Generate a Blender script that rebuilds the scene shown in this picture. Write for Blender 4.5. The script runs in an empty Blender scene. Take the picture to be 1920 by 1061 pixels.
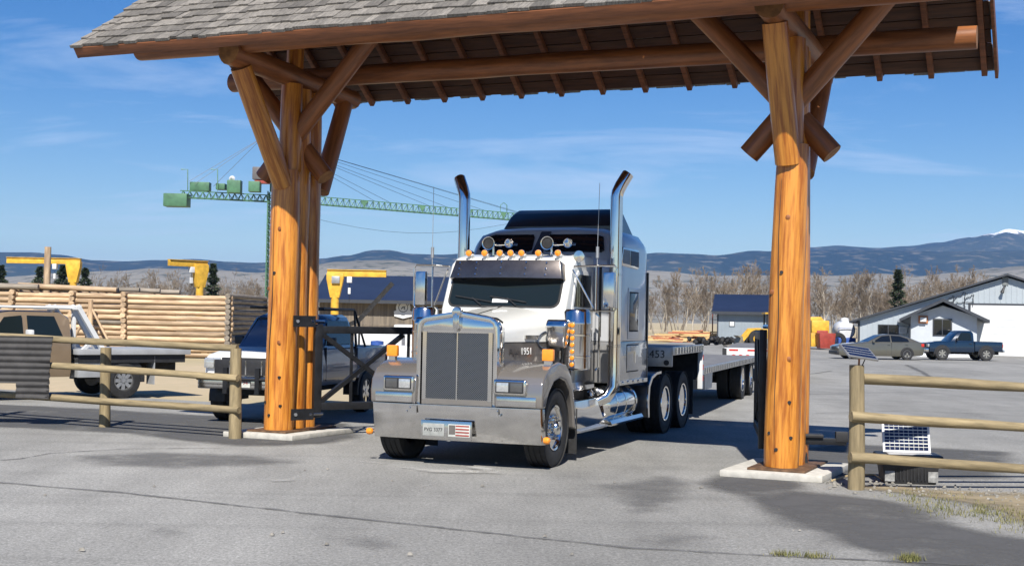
import bpy, bmesh, math, random
from mathutils import Vector, Matrix, noise as mnoise
R = math.radians
random.seed(7)
sc = bpy.context.scene
COL = sc.collection
# ------------------------------------------------------------------ camera, sky, sun
FOC, PITCH, ROLL, EYE = 2363.3, 0.0286, 0.019, 1.9389
cam = bpy.data.cameras.new('camera'); cam_o = bpy.data.objects.new('camera', cam); COL.objects.link(cam_o)
cam.sensor_width = 36.0; cam.lens = FOC / 1920 * 36.0
cam.clip_start = 0.1; cam.clip_end = 60000
cam_o.matrix_world = Matrix.Translation((0, 0, EYE)) @ Matrix.Rotation(R(90) + PITCH, 4, 'X') @ Matrix.Rotation(ROLL, 4, 'Z')
sc.camera = cam_o
SUN_EL, SUN_AZ = R(46.5), R(183)          # azimuth of the sun, clockwise from +Y: behind the camera, a little left
world = bpy.data.worlds.new('World'); sc.world = world; world.use_nodes = True
nt = world.node_tree; N = nt.nodes; L = nt.links
bg = N['Background']
sky = N.new('ShaderNodeTexSky'); sky.sky_type = 'NISHITA'; sky.sun_disc = False
sky.sun_elevation = SUN_EL; sky.sun_rotation = SUN_AZ; sky.air_density = 1.0; sky.dust_density = 0.1; sky.ozone_density = 3.0
tc = N.new('ShaderNodeTexCoord'); sep = N.new('ShaderNodeSeparateXYZ'); L.new(tc.outputs['Generated'], sep.inputs[0])
zz = N.new('ShaderNodeMath'); zz.operation = 'ADD'; zz.inputs[1].default_value = 0.10; L.new(sep.outputs['Z'], zz.inputs[0])
zm = N.new('ShaderNodeMath'); zm.operation = 'MAXIMUM'; zm.inputs[1].default_value = 0.03; L.new(zz.outputs[0], zm.inputs[0])
dx = N.new('ShaderNodeMath'); dx.operation = 'DIVIDE'; L.new(sep.outputs['X'], dx.inputs[0]); L.new(zm.outputs[0], dx.inputs[1])
dy = N.new('ShaderNodeMath'); dy.operation = 'DIVIDE'; L.new(sep.outputs['Y'], dy.inputs[0]); L.new(zm.outputs[0], dy.inputs[1])
cmb = N.new('ShaderNodeCombineXYZ'); L.new(dx.outputs[0], cmb.inputs[0]); L.new(dy.outputs[0], cmb.inputs[1])
mp = N.new('ShaderNodeMapping'); mp.inputs['Scale'].default_value = (0.55, 1.0, 1); mp.inputs['Rotation'].default_value = (0, 0, R(8)); mp.inputs['Location'].default_value = (3.1, 1.7, 0)
L.new(cmb.outputs[0], mp.inputs[0])
cn = N.new('ShaderNodeTexNoise'); cn.inputs['Scale'].default_value = 1.25; cn.inputs['Detail'].default_value = 9; cn.inputs['Roughness'].default_value = 0.6; cn.inputs['Distortion'].default_value = 0.6
L.new(mp.outputs[0], cn.inputs['Vector'])
cr = N.new('ShaderNodeMapRange'); cr.inputs['From Min'].default_value = 0.53; cr.inputs['From Max'].default_value = 0.80; cr.inputs['To Max'].default_value = 0.72
L.new(cn.outputs['Fac'], cr.inputs['Value'])
cm = N.new('ShaderNodeMixRGB'); cm.inputs['Color2'].default_value = (8.6, 10.0, 12.5, 1)
hsv = N.new('ShaderNodeHueSaturation'); hsv.inputs['Hue'].default_value = .512; hsv.inputs['Saturation'].default_value = 1.42; hsv.inputs['Value'].default_value = 1.2; L.new(sky.outputs[0], hsv.inputs['Color'])
L.new(cr.outputs[0], cm.inputs['Fac']); L.new(hsv.outputs[0], cm.inputs['Color1'])
L.new(cm.outputs[0], bg.inputs['Color']); bg.inputs['Strength'].default_value = 0.052
sun = bpy.data.lights.new('sun', 'SUN'); sun_o = bpy.data.objects.new('sun', sun); COL.objects.link(sun_o)
sun.energy = 5.0; sun.angle = R(0.53); sun.color = (1.0, 0.95, 0.87)
sd = Vector((math.sin(SUN_AZ) * math.cos(SUN_EL), math.cos(SUN_AZ) * math.cos(SUN_EL), math.sin(SUN_EL)))
sun_o.rotation_euler = sd.to_track_quat('Z', 'Y').to_euler(); sun_o.location = sd * 50
sc.view_settings.view_transform = 'Standard'; sc.view_settings.look = 'None'; sc.view_settings.exposure = 0.74; sc.view_settings.gamma = 1
sc.view_settings.use_curve_mapping = False
sc.render.engine = 'CYCLES'; sc.cycles.max_bounces = 6; sc.cycles.transparent_max_bounces = 8; sc.cycles.volume_bounces = 0
sc.cycles.use_denoising = True

def rrect(x0, x1, z0, z1, r, k=4):
    o = []
    for cx, cz, a0 in ((x1 - r, z1 - r, 0), (x0 + r, z1 - r, 90), (x0 + r, z0 + r, 180), (x1 - r, z0 + r, 270)):
        for i in range(k + 1): a = R(a0 + 90 * i / k); o.append((cx + r * math.cos(a), cz + r * math.sin(a)))
    return o
# ------------------------------------------------------------------ pixel helper (photo 1920x1061) -> world points
def ray(u, v):
    a, b = u - 960, v - 530.5; c, s = math.cos(ROLL), math.sin(ROLL)
    U, V = c * a + s * b, -s * a + c * b
    x, z = U / FOC, -V / FOC
    return Vector((x, math.cos(PITCH) - math.sin(PITCH) * z, math.sin(PITCH) + math.cos(PITCH) * z))
def gr(u, v, z=0.0):
    r = ray(u, v); t = (z - EYE) / r.z; return Vector((r.x * t, r.y * t, z))
def at(u, v, y):
    r = ray(u, v); t = y / r.y; return Vector((r.x * t, y, EYE + r.z * t))

# ------------------------------------------------------------------ materials
MATS = {}
def M(name, col, rough=0.6, metal=0.0, var=0.12, scale=6.0, bump=0.0, stretch=(1, 1, 1), col2=None, coat=0.0, emis=0.0, rnd=0.0, spec=0.5, detail=6, alpha=None, trans=0.0, lo=.35, hi=.65, bscale=None):
    if name in MATS: return MATS[name]
    m = bpy.data.materials.new(name); m.use_nodes = True; n = m.node_tree.nodes; l = m.node_tree.links
    b = n['Principled BSDF']; b.inputs['Roughness'].default_value = rough; b.inputs['Metallic'].default_value = metal
    b.inputs['Specular IOR Level'].default_value = spec
    b.inputs['Coat Weight'].default_value = coat; b.inputs['Coat Roughness'].default_value = 0.05
    b.inputs['Transmission Weight'].default_value = trans
    c1 = tuple(col) + (1,)
    if col2 is None: col2 = tuple(max(0, c * (1 - var * 2)) for c in col)
    c2 = tuple(col2) + (1,)
    t = n.new('ShaderNodeTexCoord'); mpn = n.new('ShaderNodeMapping'); mpn.inputs['Scale'].default_value = stretch
    l.new(t.outputs['Object'], mpn.inputs[0])
    vec = mpn.outputs[0]
    if rnd > 0:
        oi = n.new('ShaderNodeObjectInfo'); ad = n.new('ShaderNodeVectorMath'); ad.operation = 'ADD'
        sc_ = n.new('ShaderNodeVectorMath'); sc_.operation = 'SCALE'; sc_.inputs['Scale'].default_value = 37.0
        cx = n.new('ShaderNodeCombineXYZ'); l.new(oi.outputs['Random'], cx.inputs[0]); l.new(oi.outputs['Random'], cx.inputs[1]); l.new(oi.outputs['Random'], cx.inputs[2])
        l.new(cx.outputs[0], sc_.inputs[0]); l.new(vec, ad.inputs[0]); l.new(sc_.outputs[0], ad.inputs[1]); vec = ad.outputs[0]
    no = n.new('ShaderNodeTexNoise'); no.inputs['Scale'].default_value = scale; no.inputs['Detail'].default_value = detail; no.inputs['Roughness'].default_value = 0.62
    l.new(vec, no.inputs['Vector'])
    mr = n.new('ShaderNodeMapRange'); mr.inputs['From Min'].default_value = lo; mr.inputs['From Max'].default_value = hi
    l.new(no.outputs['Fac'], mr.inputs['Value'])
    mx = n.new('ShaderNodeMixRGB'); mx.inputs['Color1'].default_value = c1; mx.inputs['Color2'].default_value = c2
    l.new(mr.outputs[0], mx.inputs['Fac'])
    out = mx.outputs[0]
    if rnd > 0:
        hs = n.new('ShaderNodeHueSaturation'); mr2 = n.new('ShaderNodeMapRange'); mr2.inputs['To Min'].default_value = 1 - rnd; mr2.inputs['To Max'].default_value = 1 + rnd
        l.new(oi.outputs['Random'], mr2.inputs['Value']); l.new(mr2.outputs[0], hs.inputs['Value']); l.new(out, hs.inputs['Color']); out = hs.outputs[0]
    l.new(out, b.inputs['Base Color'])
    if bump:
        bn = n.new('ShaderNodeBump'); bn.inputs['Strength'].default_value = bump; bn.inputs['Distance'].default_value = 0.02
        if bscale:
            n2 = n.new('ShaderNodeTexNoise'); n2.inputs['Scale'].default_value = bscale; n2.inputs['Detail'].default_value = 4; l.new(vec, n2.inputs['Vector']); l.new(n2.outputs['Fac'], bn.inputs['Height'])
        else: l.new(no.outputs['Fac'], bn.inputs['Height'])
        l.new(bn.outputs[0], b.inputs['Normal'])
    if emis: b.inputs['Emission Color'].default_value = c1; b.inputs['Emission Strength'].default_value = emis
    MATS[name] = m; return m

chrome = M('chrome', (.76, .745, .72), .08, 1, .03, 3)
chrome_b = M('brushed_steel', (.70, .69, .675), .11, 1, .06, 5)
visor_m = M('visor_steel', (.20, .175, .16), .22, .9, .15, 5)
white_p = M('white_paint', (.66, .66, .63), .25, 0, .02, 2, coat=.6)
pewter = M('pewter_paint', (.27, .25, .23), .2, .6, .05, 2, coat=.7)
pewter_d = M('pewter_dark_paint', (.135, .125, .12), .25, .45, .05, 2, coat=.7)
silver_p = M('silver_blue_paint', (.45, .46, .48), .28, .12, .04, 1.5, coat=.8)
silver_d = M('silver_low_paint', (.28, .275, .27), .25, .4, .05, 1.5, coat=.8)
slate_p = M('slate_stripe_paint', (.045, .06, .09), .3, .2, .05, 2, coat=.5)
glass_d = M('dark_glass', (.006, .008, .011), .04, 0, .0, 2, spec=.6)
glass_m = M('cab_glass', (.009, .014, .016), .04, 0, .0, 2, spec=.35)
black_r = M('black_rubber', (.018, .018, .019), .75, 0, .3, 12, bump=.2)
black_s = M('black_steel', (.018, .019, .022), .42, .2, .25, 8, bump=.08)
black_p = M('black_plastic', (.022, .022, .024), .5, 0, .2, 10)
fairing_m = M('fairing_paint', (.028, .032, .042), .28, .2, .1, 2, coat=.4)
under_m = M('chassis_dark', (.025, .025, .026), .7, .2, .4, 6)
amber = M('amber_lens', (.85, .28, .02), .25, 0, .08, 20, coat=.5)
red_l = M('red_lens', (.5, .03, .02), .3, 0, .1, 20)
lamp_g = M('lamp_glass', (.55, .56, .56), .08, .5, .12, 40)
wood_o = M('honey_log', (.60, .245, .036), .38, 0, .2, 2.6, bump=.5, stretch=(7, 7, .5), col2=(.30, .088, .010), detail=10, lo=.40, hi=.62, rnd=.08, coat=.25)
wood_b = M('stained_shaded_log', (.30, .105, .03), .5, 0, .2, 2.6, bump=.3, stretch=(5, 5, .55), col2=(.15, .05, .014), rnd=.1, coat=.1)  # redder, darker stain, with the under-roof shade on the beams put into the colour
wood_end = M('log_end_grain', (.36, .17, .06), .7, 0, .25, 7, bump=.2, rnd=.1)
wood_in = M('stained_shaded_plank', (.085, .033, .013), .65, 0, .25, 3, stretch=(.6, 6, 6), bump=.2, rnd=.22)  # plank colour lowered to deepen the shade under the roof
wood_fa = M('fascia_board', (.24, .085, .032), .6, 0, .25, 3, stretch=(.5, 6, 6), bump=.2, rnd=.1)
shingle_m = M('cedar_shake', (.205, .188, .165), .9, 0, .25, 7, stretch=(9, 1.2, 3), bump=.6, rnd=.42, col2=(.09, .082, .072))
fence_m = M('weathered_rail', (.30, .235, .13), .8, 0, .2, 3, stretch=(6, 6, .7), bump=.4, rnd=.12, col2=(.16, .125, .068))
conc = M('concrete', (.50, .48, .43), .9, 0, .12, 9, bump=.35)
rust_pl = M('base_plate_steel', (.17, .095, .05), .7, .3, .3, 9)
pale_log = M('peeled_log', (.54, .395, .25), .75, 0, .15, 2.2, stretch=(4, 4, .5), bump=.4, rnd=.30, col2=(.26, .175, .105))
grey_log = M('weathered_log', (.26, .225, .18), .85, 0, .2, 2.5, stretch=(4, 4, .5), bump=.3, rnd=.25, col2=(.13, .11, .09))
lumber_m = M('fresh_lumber', (.62, .43, .20), .75, 0, .15, 4, rnd=.25)
yellow_p = M('yellow_paint', (.72, .42, .045), .45, 0, .18, 3, rnd=.05)
green_p = M('green_paint', (.075, .19, .105), .5, .1, .2, 1, rnd=.05)
steel_g = M('galvanised', (.42, .43, .44), .45, .7, .12, 6)
navy_rf = M('navy_roof', (.022, .03, .062), .4, .3, .1, .6)
board_m = M('weathered_boards', (.20, .165, .125), .85, 0, .3, 2.2, stretch=(3.3, 3.3, .12), bump=.4, col2=(.10, .085, .068))
metal_w = M('pale_siding', (.40, .445, .475), .45, .25, .05, .6)
office_w = M('office_wall', (.46, .49, .52), .7, 0, .05, 2)
trim_m = M('dark_trim', (.045, .05, .06), .5, .2, .1, 3)
white_m = M('white_panel', (.60, .61, .61), .55, 0, .04, 2)
snow_m = M('snow', (.72, .74, .77), .6, 0, .05, 6, bump=.4)
shed_w = M('blue_grey_siding', (.27, .31, .34), .5, .2, .08, .8)
alu = M('aluminium', (.55, .55, .55), .38, .85, .12, 5)
deck_m = M('trailer_deck', (.22, .21, .20), .65, .3, .2, 5)
red_m = M('red_paint', (.33, .05, .035), .5, 0, .15, 4)
blue_m = M('blue_paint', (.03, .09, .35), .5, 0, .15, 4)
tank_w = M('white_tank', (.6, .61, .62), .4, 0, .05, 3)
sedan_m = M('sedan_paint', (.115, .11, .09), .3, .4, .05, 2, coat=.8)
navy_car = M('navy_car_paint', (.004, .017, .042), .25, .1, .05, 2, coat=.9)
tan_p = M('tan_truck_paint', (.24, .175, .11), .35, .3, .08, 2, coat=.5)
greybed = M('grey_bed_paint', (.36, .37, .38), .5, .15, .1, 3)
k_white = M('pickup_white', (.66, .66, .65), .5, 0, .04, 2, coat=.1)
k_blue = M('pickup_blue', (.10, .125, .18), .28, .4, .05, 2, coat=.6)
corr_m = M('dark_sheet', (.045, .043, .043), .75, .1, .2, 5)
orange_b = M('orange_frame', (.45, .17, .06), .6, 0, .1, 5)
plate_m = M('plate_white', (.55, .56, .52), .5, 0, .1, 12)
ink = M('dark_lettering', (.02, .02, .025), .6)
cream_ink = M('white_lettering', (.8, .8, .78), .5)
solar_m = M('solar_cells', (.012, .02, .06), .12, .2, .1, 30)
hose_m = M('tan_hose', (.5, .38, .2), .7)
def grille_mat():
    m = bpy.data.materials.new('grille_mesh'); m.use_nodes = True; n = m.node_tree.nodes; l = m.node_tree.links; b = n['Principled BSDF']
    t = n.new('ShaderNodeTexCoord'); mpn = n.new('ShaderNodeMapping'); mpn.inputs['Rotation'].default_value = (0, R(45), 0); mpn.inputs['Scale'].default_value = (48, 48, 48)
    l.new(t.outputs['Object'], mpn.inputs[0])
    v = n.new('ShaderNodeTexVoronoi'); v.inputs['Randomness'].default_value = 0.0; v.inputs['Scale'].default_value = 1.0
    sp = n.new('ShaderNodeSeparateXYZ'); l.new(mpn.outputs[0], sp.inputs[0]); cb = n.new('ShaderNodeCombineXYZ'); l.new(sp.outputs[0], cb.inputs[0]); l.new(sp.outputs[2], cb.inputs[1]); l.new(cb.outputs[0], v.inputs['Vector'])
    r = n.new('ShaderNodeMapRange'); r.inputs['From Min'].default_value = .33; r.inputs['From Max'].default_value = .42; l.new(v.outputs['Distance'], r.inputs['Value'])
    x = n.new('ShaderNodeMixRGB'); x.inputs['Color1'].default_value = (.012, .014, .018, 1); x.inputs['Color2'].default_value = (.22, .225, .24, 1); l.new(r.outputs[0], x.inputs['Fac']); l.new(x.outputs[0], b.inputs['Base Color'])
    l.new(r.outputs[0], b.inputs['Metallic']); b.inputs['Roughness'].default_value = .3
    return m
grille_m = grille_mat()

# ------------------------------------------------------------------ mesh helpers
class MB:
    def __init__(s): s.v = []; s.f = []
    def add(s, vs, fs):
        o = len(s.v); s.v += [tuple(p) for p in vs]; s.f += [tuple(i + o for i in q) for q in fs]; return s
    def box(s, c, d, m=None):
        x, y, z = d[0] / 2, d[1] / 2, d[2] / 2
        vs = [Vector((a, b, e)) for e in (-z, z) for a, b in ((-x, -y), (x, -y), (x, y), (-x, y))]
        if m is not None: vs = [m @ p for p in vs]
        vs = [p + Vector(c) for p in vs]
        return s.add(vs, [(3, 2, 1, 0), (4, 5, 6, 7), (0, 1, 5, 4), (1, 2, 6, 5), (2, 3, 7, 6), (3, 0, 4, 7)])
    def bb(s, x0, x1, y0, y1, z0, z1): return s.box(((x0 + x1) / 2, (y0 + y1) / 2, (z0 + z1) / 2), (abs(x1 - x0), abs(y1 - y0), abs(z1 - z0)))
    def cyl(s, p0, p1, r0, r1=None, n=12, caps=True):
        p0 = Vector(p0); p1 = Vector(p1); r1 = r0 if r1 is None else r1
        q = (p1 - p0).to_track_quat('Z', 'Y'); vs = []
        for p, r in ((p0, r0), (p1, r1)):
            for i in range(n): a = 2 * math.pi * i / n; vs.append(p + q @ Vector((r * math.cos(a), r * math.sin(a), 0)))
        fs = [(i, (i + 1) % n, n + (i + 1) % n, n + i) for i in range(n)]
        if caps: fs += [tuple(range(n - 1, -1, -1)), tuple(range(n, 2 * n))]
        return s.add(vs, fs)
    def tube(s, pts, r, n=6, caps=True):
        pts = [Vector(p) for p in pts]; k = len(pts); rs = r if isinstance(r, (list, tuple)) else [r] * k; vs = []; up = None
        for i, p in enumerate(pts):
            t = (pts[min(i + 1, k - 1)] - pts[max(i - 1, 0)]).normalized()
            if up is None: up = t.orthogonal().normalized()
            up = (up - t * up.dot(t)).normalized(); w = t.cross(up)
            for j in range(n): a = 2 * math.pi * j / n; vs.append(p + (up * math.cos(a) + w * math.sin(a)) * rs[i])
        fs = [(i * n + j, i * n + (j + 1) % n, (i + 1) * n + (j + 1) % n, (i + 1) * n + j) for i in range(k - 1) for j in range(n)]
        if caps: fs += [tuple(range(n - 1, -1, -1)), tuple(range((k - 1) * n, k * n))]
        return s.add(vs, fs)
    def prism(s, poly, ax, a, b):
        def P(q, t): return (t, q[0], q[1]) if ax == 'x' else ((q[0], t, q[1]) if ax == 'y' else (q[0], q[1], t))
        n = len(poly); vs = [P(q, a) for q in poly] + [P(q, b) for q in poly]
        return s.add(vs, [tuple(range(n - 1, -1, -1)), tuple(range(n, 2 * n))] + [(i, (i + 1) % n, n + (i + 1) % n, n + i) for i in range(n)])
    def lathe(s, prof, c=(0, 0, 0), d=(1, 0, 0), n=24, closed=False):   # prof: (radius, offset along d)
        c = Vector(c); q = Vector(d).to_track_quat('Z', 'Y'); k = len(prof); vs = []
        for r, h in prof:
            for i in range(n): a = 2 * math.pi * i / n; vs.append(c + q @ Vector((r * math.cos(a), r * math.sin(a), h)))
        fs = [(i * n + j, i * n + (j + 1) % n, (i + 1) * n + (j + 1) % n, (i + 1) * n + j) for i in range(k - 1) for j in range(n)]
        if closed: fs += [((k - 1) * n + j, (k - 1) * n + (j + 1) % n, (j + 1) % n, j) for j in range(n)]
        else: fs += [tuple(range(n - 1, -1, -1)), tuple(range((k - 1) * n, k * n))]
        return s.add(vs, fs)
    def loft(s, rings, caps=True):
        n = len(rings[0]); vs = [p for r in rings for p in r]; k = len(rings)
        fs = [(i * n + j, i * n + (j + 1) % n, (i + 1) * n + (j + 1) % n, (i + 1) * n + j) for i in range(k - 1) for j in range(n)]
        if caps: fs += [tuple(range(n - 1, -1, -1)), tuple(range((k - 1) * n, k * n))]
        return s.add(vs, fs)
    def quad(s, a, b, c, d): return s.add([a, b, c, d], [(0, 1, 2, 3)])
    def mesh(s, name, mat, bev=0, seg=2, ang=38, flip=True):
        bm = bmesh.new(); bv = [bm.verts.new(p) for p in s.v]
        for q in s.f:
            try: bm.faces.new([bv[i] for i in q])
            except ValueError: pass
        if flip: bmesh.ops.recalc_face_normals(bm, faces=bm.faces)
        if bev:
            ed = [e for e in bm.edges if len(e.link_faces) == 2 and e.calc_face_angle(0) > R(28)]
            bmesh.ops.bevel(bm, geom=ed, offset=bev, segments=seg, affect='EDGES', profile=.6, clamp_overlap=True)
        for f in bm.faces: f.smooth = True
        for e in bm.edges:
            if len(e.link_faces) != 2 or e.calc_face_angle(0) > R(ang): e.smooth = False
        me = bpy.data.meshes.new(name); bm.to_mesh(me); bm.free()
        if mat: me.materials.append(mat)
        return me
    def build(s, name, mat, parent=None, bev=0, **k): return put(name, s.mesh(name, mat, bev, **k), parent)
def put(name, me, parent=None, mtx=None):
    o = bpy.data.objects.new(name, me); COL.objects.link(o); o.parent = parent
    if mtx is not None: o.matrix_basis = mtx
    return o
def tag(o, label=None, cat=None, group=None, kind=None):
    if label: o['label'] = label
    if cat: o['category'] = cat
    if group: o['group'] = group
    if kind: o['kind'] = kind
    return o
def thing(name, label, cat, loc=(0, 0, 0), rz=0, group=None):
    o = bpy.data.objects.new(name, None); COL.objects.link(o); o.location = loc; o.rotation_euler = (0, 0, rz); o.empty_display_size = .3
    return tag(o, label, cat, group)
def copy_tree(o, parent=None):
    c = o.copy(); COL.objects.link(c); c.parent = parent
    for ch in o.children: copy_tree(ch, c)
    return c
def axis_m(p0, p1):
    p0 = Vector(p0); p1 = Vector(p1); return Matrix.Translation(p0) @ (p1 - p0).to_track_quat('Z', 'Y').to_matrix().to_4x4()
def log_mesh(name, ln, r0, r1, mat, seed=0, n=14, rings=9, bend=.012, rough=.05):
    rg = []
    for i in range(rings):
        t = i / (rings - 1); r = r0 + (r1 - r0) * t; ring = []
        bx = bend * ln * math.sin(t * 3.1 + seed) * .3; by = bend * ln * math.cos(t * 2.3 + seed * 2) * .3 - bend * ln * math.cos(seed * 2) * .3
        if i in (0, rings - 1) and rings > 3: r *= .985
        for j in range(n):
            a = 2 * math.pi * j / n; k = 1 + rough * mnoise.noise(Vector((math.cos(a) * 1.3 + seed * 9, math.sin(a) * 1.3, t * ln * .9))) * 2
            ring.append((bx + r * k * math.cos(a), by + r * k * math.sin(a), t * ln))
        rg.append(ring)
    me = MB().loft(rg).mesh(name, mat, 0, ang=50)
    return me
def log(parent, name, p0, p1, r0, r1=None, mat=None, seed=None, end=None, **k):
    r1 = r0 if r1 is None else r1; ln = (Vector(p1) - Vector(p0)).length
    me = log_mesh(name, ln, r0, r1, mat or wood_o, random.random() * 9 if seed is None else seed, **k)
    if end:
        me.materials.append(end)
        for p in me.polygons:
            if len(p.vertices) > 4: p.material_index = 1
    return put(name, me, parent, axis_m(p0, p1))
FONT = None
def text(name, s, size, mat, parent, mtx, depth=.002):
    cu = bpy.data.curves.new(name, 'FONT'); cu.body = s; cu.size = size; cu.extrude = depth; cu.align_x = 'CENTER'; cu.align_y = 'CENTER'
    t = bpy.data.objects.new(name, cu); COL.objects.link(t); dg = bpy.context.evaluated_depsgraph_get()
    me = bpy.data.meshes.new_from_object(t.evaluated_get(dg)); bpy.data.objects.remove(t); me.materials.clear(); me.materials.append(mat)
    return put(name, me, parent, mtx)

# ================================================================== SETTING: terrain
def ground_mat():
    m = bpy.data.materials.new('yard_ground'); m.use_nodes = True; n = m.node_tree.nodes; l = m.node_tree.links; b = n['Principled BSDF']; b.inputs['Roughness'].default_value = .95
    t = n.new('ShaderNodeTexCoord')
    def nz(s, d=6):
        q = n.new('ShaderNodeTexNoise'); q.inputs['Scale'].default_value = s; q.inputs['Detail'].default_value = d; l.new(t.outputs['Object'], q.inputs['Vector']); return q
    a = nz(.05); f = nz(2.5, 8)
    x = n.new('ShaderNodeMixRGB'); x.inputs['Color1'].default_value = (.47, .37, .24, 1); x.inputs['Color2'].default_value = (.33, .27, .17, 1); l.new(f.outputs['Fac'], x.inputs['Fac'])
    r = n.new('ShaderNodeMapRange'); r.inputs['From Min'].default_value = .42; r.inputs['From Max'].default_value = .62; l.new(a.outputs['Fac'], r.inputs['Value'])
    y = n.new('ShaderNodeMixRGB'); y.inputs['Color2'].default_value = (.30, .26, .15, 1); l.new(r.outputs[0], y.inputs['Fac']); l.new(x.outputs[0], y.inputs['Color1'])
    l.new(y.outputs[0], b.inputs['Base Color'])
    bn = n.new('ShaderNodeBump'); bn.inputs['Strength'].default_value = .5; bn.inputs['Distance'].default_value = .05; l.new(f.outputs['Fac'], bn.inputs['Height']); l.new(bn.outputs[0], b.inputs['Normal'])
    return m
g = MB(); g.quad((-14000, -3000, -.02), (14000, -3000, -.02), (14000, 16000, -.02), (-14000, 16000, -.02))
tag(g.build('ground', ground_mat()), kind='structure')

def asphalt_mat():
    m = bpy.data.materials.new('worn_asphalt'); m.use_nodes = True; n = m.node_tree.nodes; l = m.node_tree.links; b = n['Principled BSDF']; b.inputs['Roughness'].default_value = .88; b.inputs['Specular IOR Level'].default_value = .35
    t = n.new('ShaderNodeTexCoord')
    def nz(s, d=6, st=(1, 1, 1), rz=0, ro=.6):
        mpn = n.new('ShaderNodeMapping'); mpn.inputs['Scale'].default_value = st; mpn.inputs['Rotation'].default_value = (0, 0, rz); l.new(t.outputs['Object'], mpn.inputs[0])
        q = n.new('ShaderNodeTexNoise'); q.inputs['Scale'].default_value = s; q.inputs['Detail'].default_value = d; q.inputs['Roughness'].default_value = ro; l.new(mpn.outputs[0], q.inputs['Vector']); return q
    def ramp(q, lo, hi, a=0, c=1):
        r = n.new('ShaderNodeMapRange'); r.inputs['From Min'].default_value = lo; r.inputs['From Max'].default_value = hi; r.inputs['To Min'].default_value = a; r.inputs['To Max'].default_value = c; l.new(q.outputs[0], r.inputs['Value']); return r
    big = nz(.12, 5, (1, .45, 1), R(25)); fine = nz(48, 5, ro=.75); mid = nz(1.3, 8, (1, .35, 1), R(20)); streak = nz(.8, 6, (.16, 2.2, 1), R(-24))
    x = n.new('ShaderNodeMixRGB'); x.inputs['Color1'].default_value = (.175, .173, .162, 1); x.inputs['Color2'].default_value = (.315, .31, .292, 1); l.new(ramp(big, .3, .7).outputs[0], x.inputs['Fac'])
    # fine aggregate speckle
    y = n.new('ShaderNodeMixRGB'); y.blend_type = 'MULTIPLY'; y.inputs['Fac'].default_value = 1; l.new(x.outputs[0], y.inputs['Color1'])
    sp = ramp(fine, .32, .68, .52, 1.42); l.new(sp.outputs[0], y.inputs['Color2'])
    z = n.new('ShaderNodeMixRGB'); z.blend_type = 'MULTIPLY'; z.inputs['Fac'].default_value = 1; l.new(y.outputs[0], z.inputs['Color1']); l.new(ramp(mid, .3, .72, .82, 1.12).outputs[0], z.inputs['Color2'])
    w = n.new('ShaderNodeMixRGB'); w.blend_type = 'MULTIPLY'; w.inputs['Fac'].default_value = 1; l.new(z.outputs[0], w.inputs['Color1']); l.new(ramp(streak, .36, .5, .88, 1.0).outputs[0], w.inputs['Color2'])
    gr_ = nz(22, 4); u2 = n.new('ShaderNodeMixRGB'); u2.blend_type = 'MULTIPLY'; u2.inputs['Fac'].default_value = 1; l.new(w.outputs[0], u2.inputs['Color1']); l.new(ramp(gr_, .3, .7, .74, 1.26).outputs[0], u2.inputs['Color2'])
    l.new(u2.outputs[0], b.inputs['Base Color'])
    bn = n.new('ShaderNodeBump'); bn.inputs['Strength'].default_value = .7; bn.inputs['Distance'].default_value = .012; l.new(fine.outputs['Fac'], bn.inputs['Height']); l.new(bn.outputs[0], b.inputs['Normal'])
    return m
asph = asphalt_mat()
lot = [(-70, -30), (70, -30), (80, 120), (34, 118), (16, 124), (9, 90), (3, 50), (-.8, 25.6), (-3.6, 26.4), (-6.9, 27.9), (-9.9, 29.5), (-60, 54)]
bm_ = MB(); bm_.add([(x, y, 0) for x, y in lot], [tuple(range(len(lot)))])
tag(bm_.build('asphalt_lot', asph), kind='structure')
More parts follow.
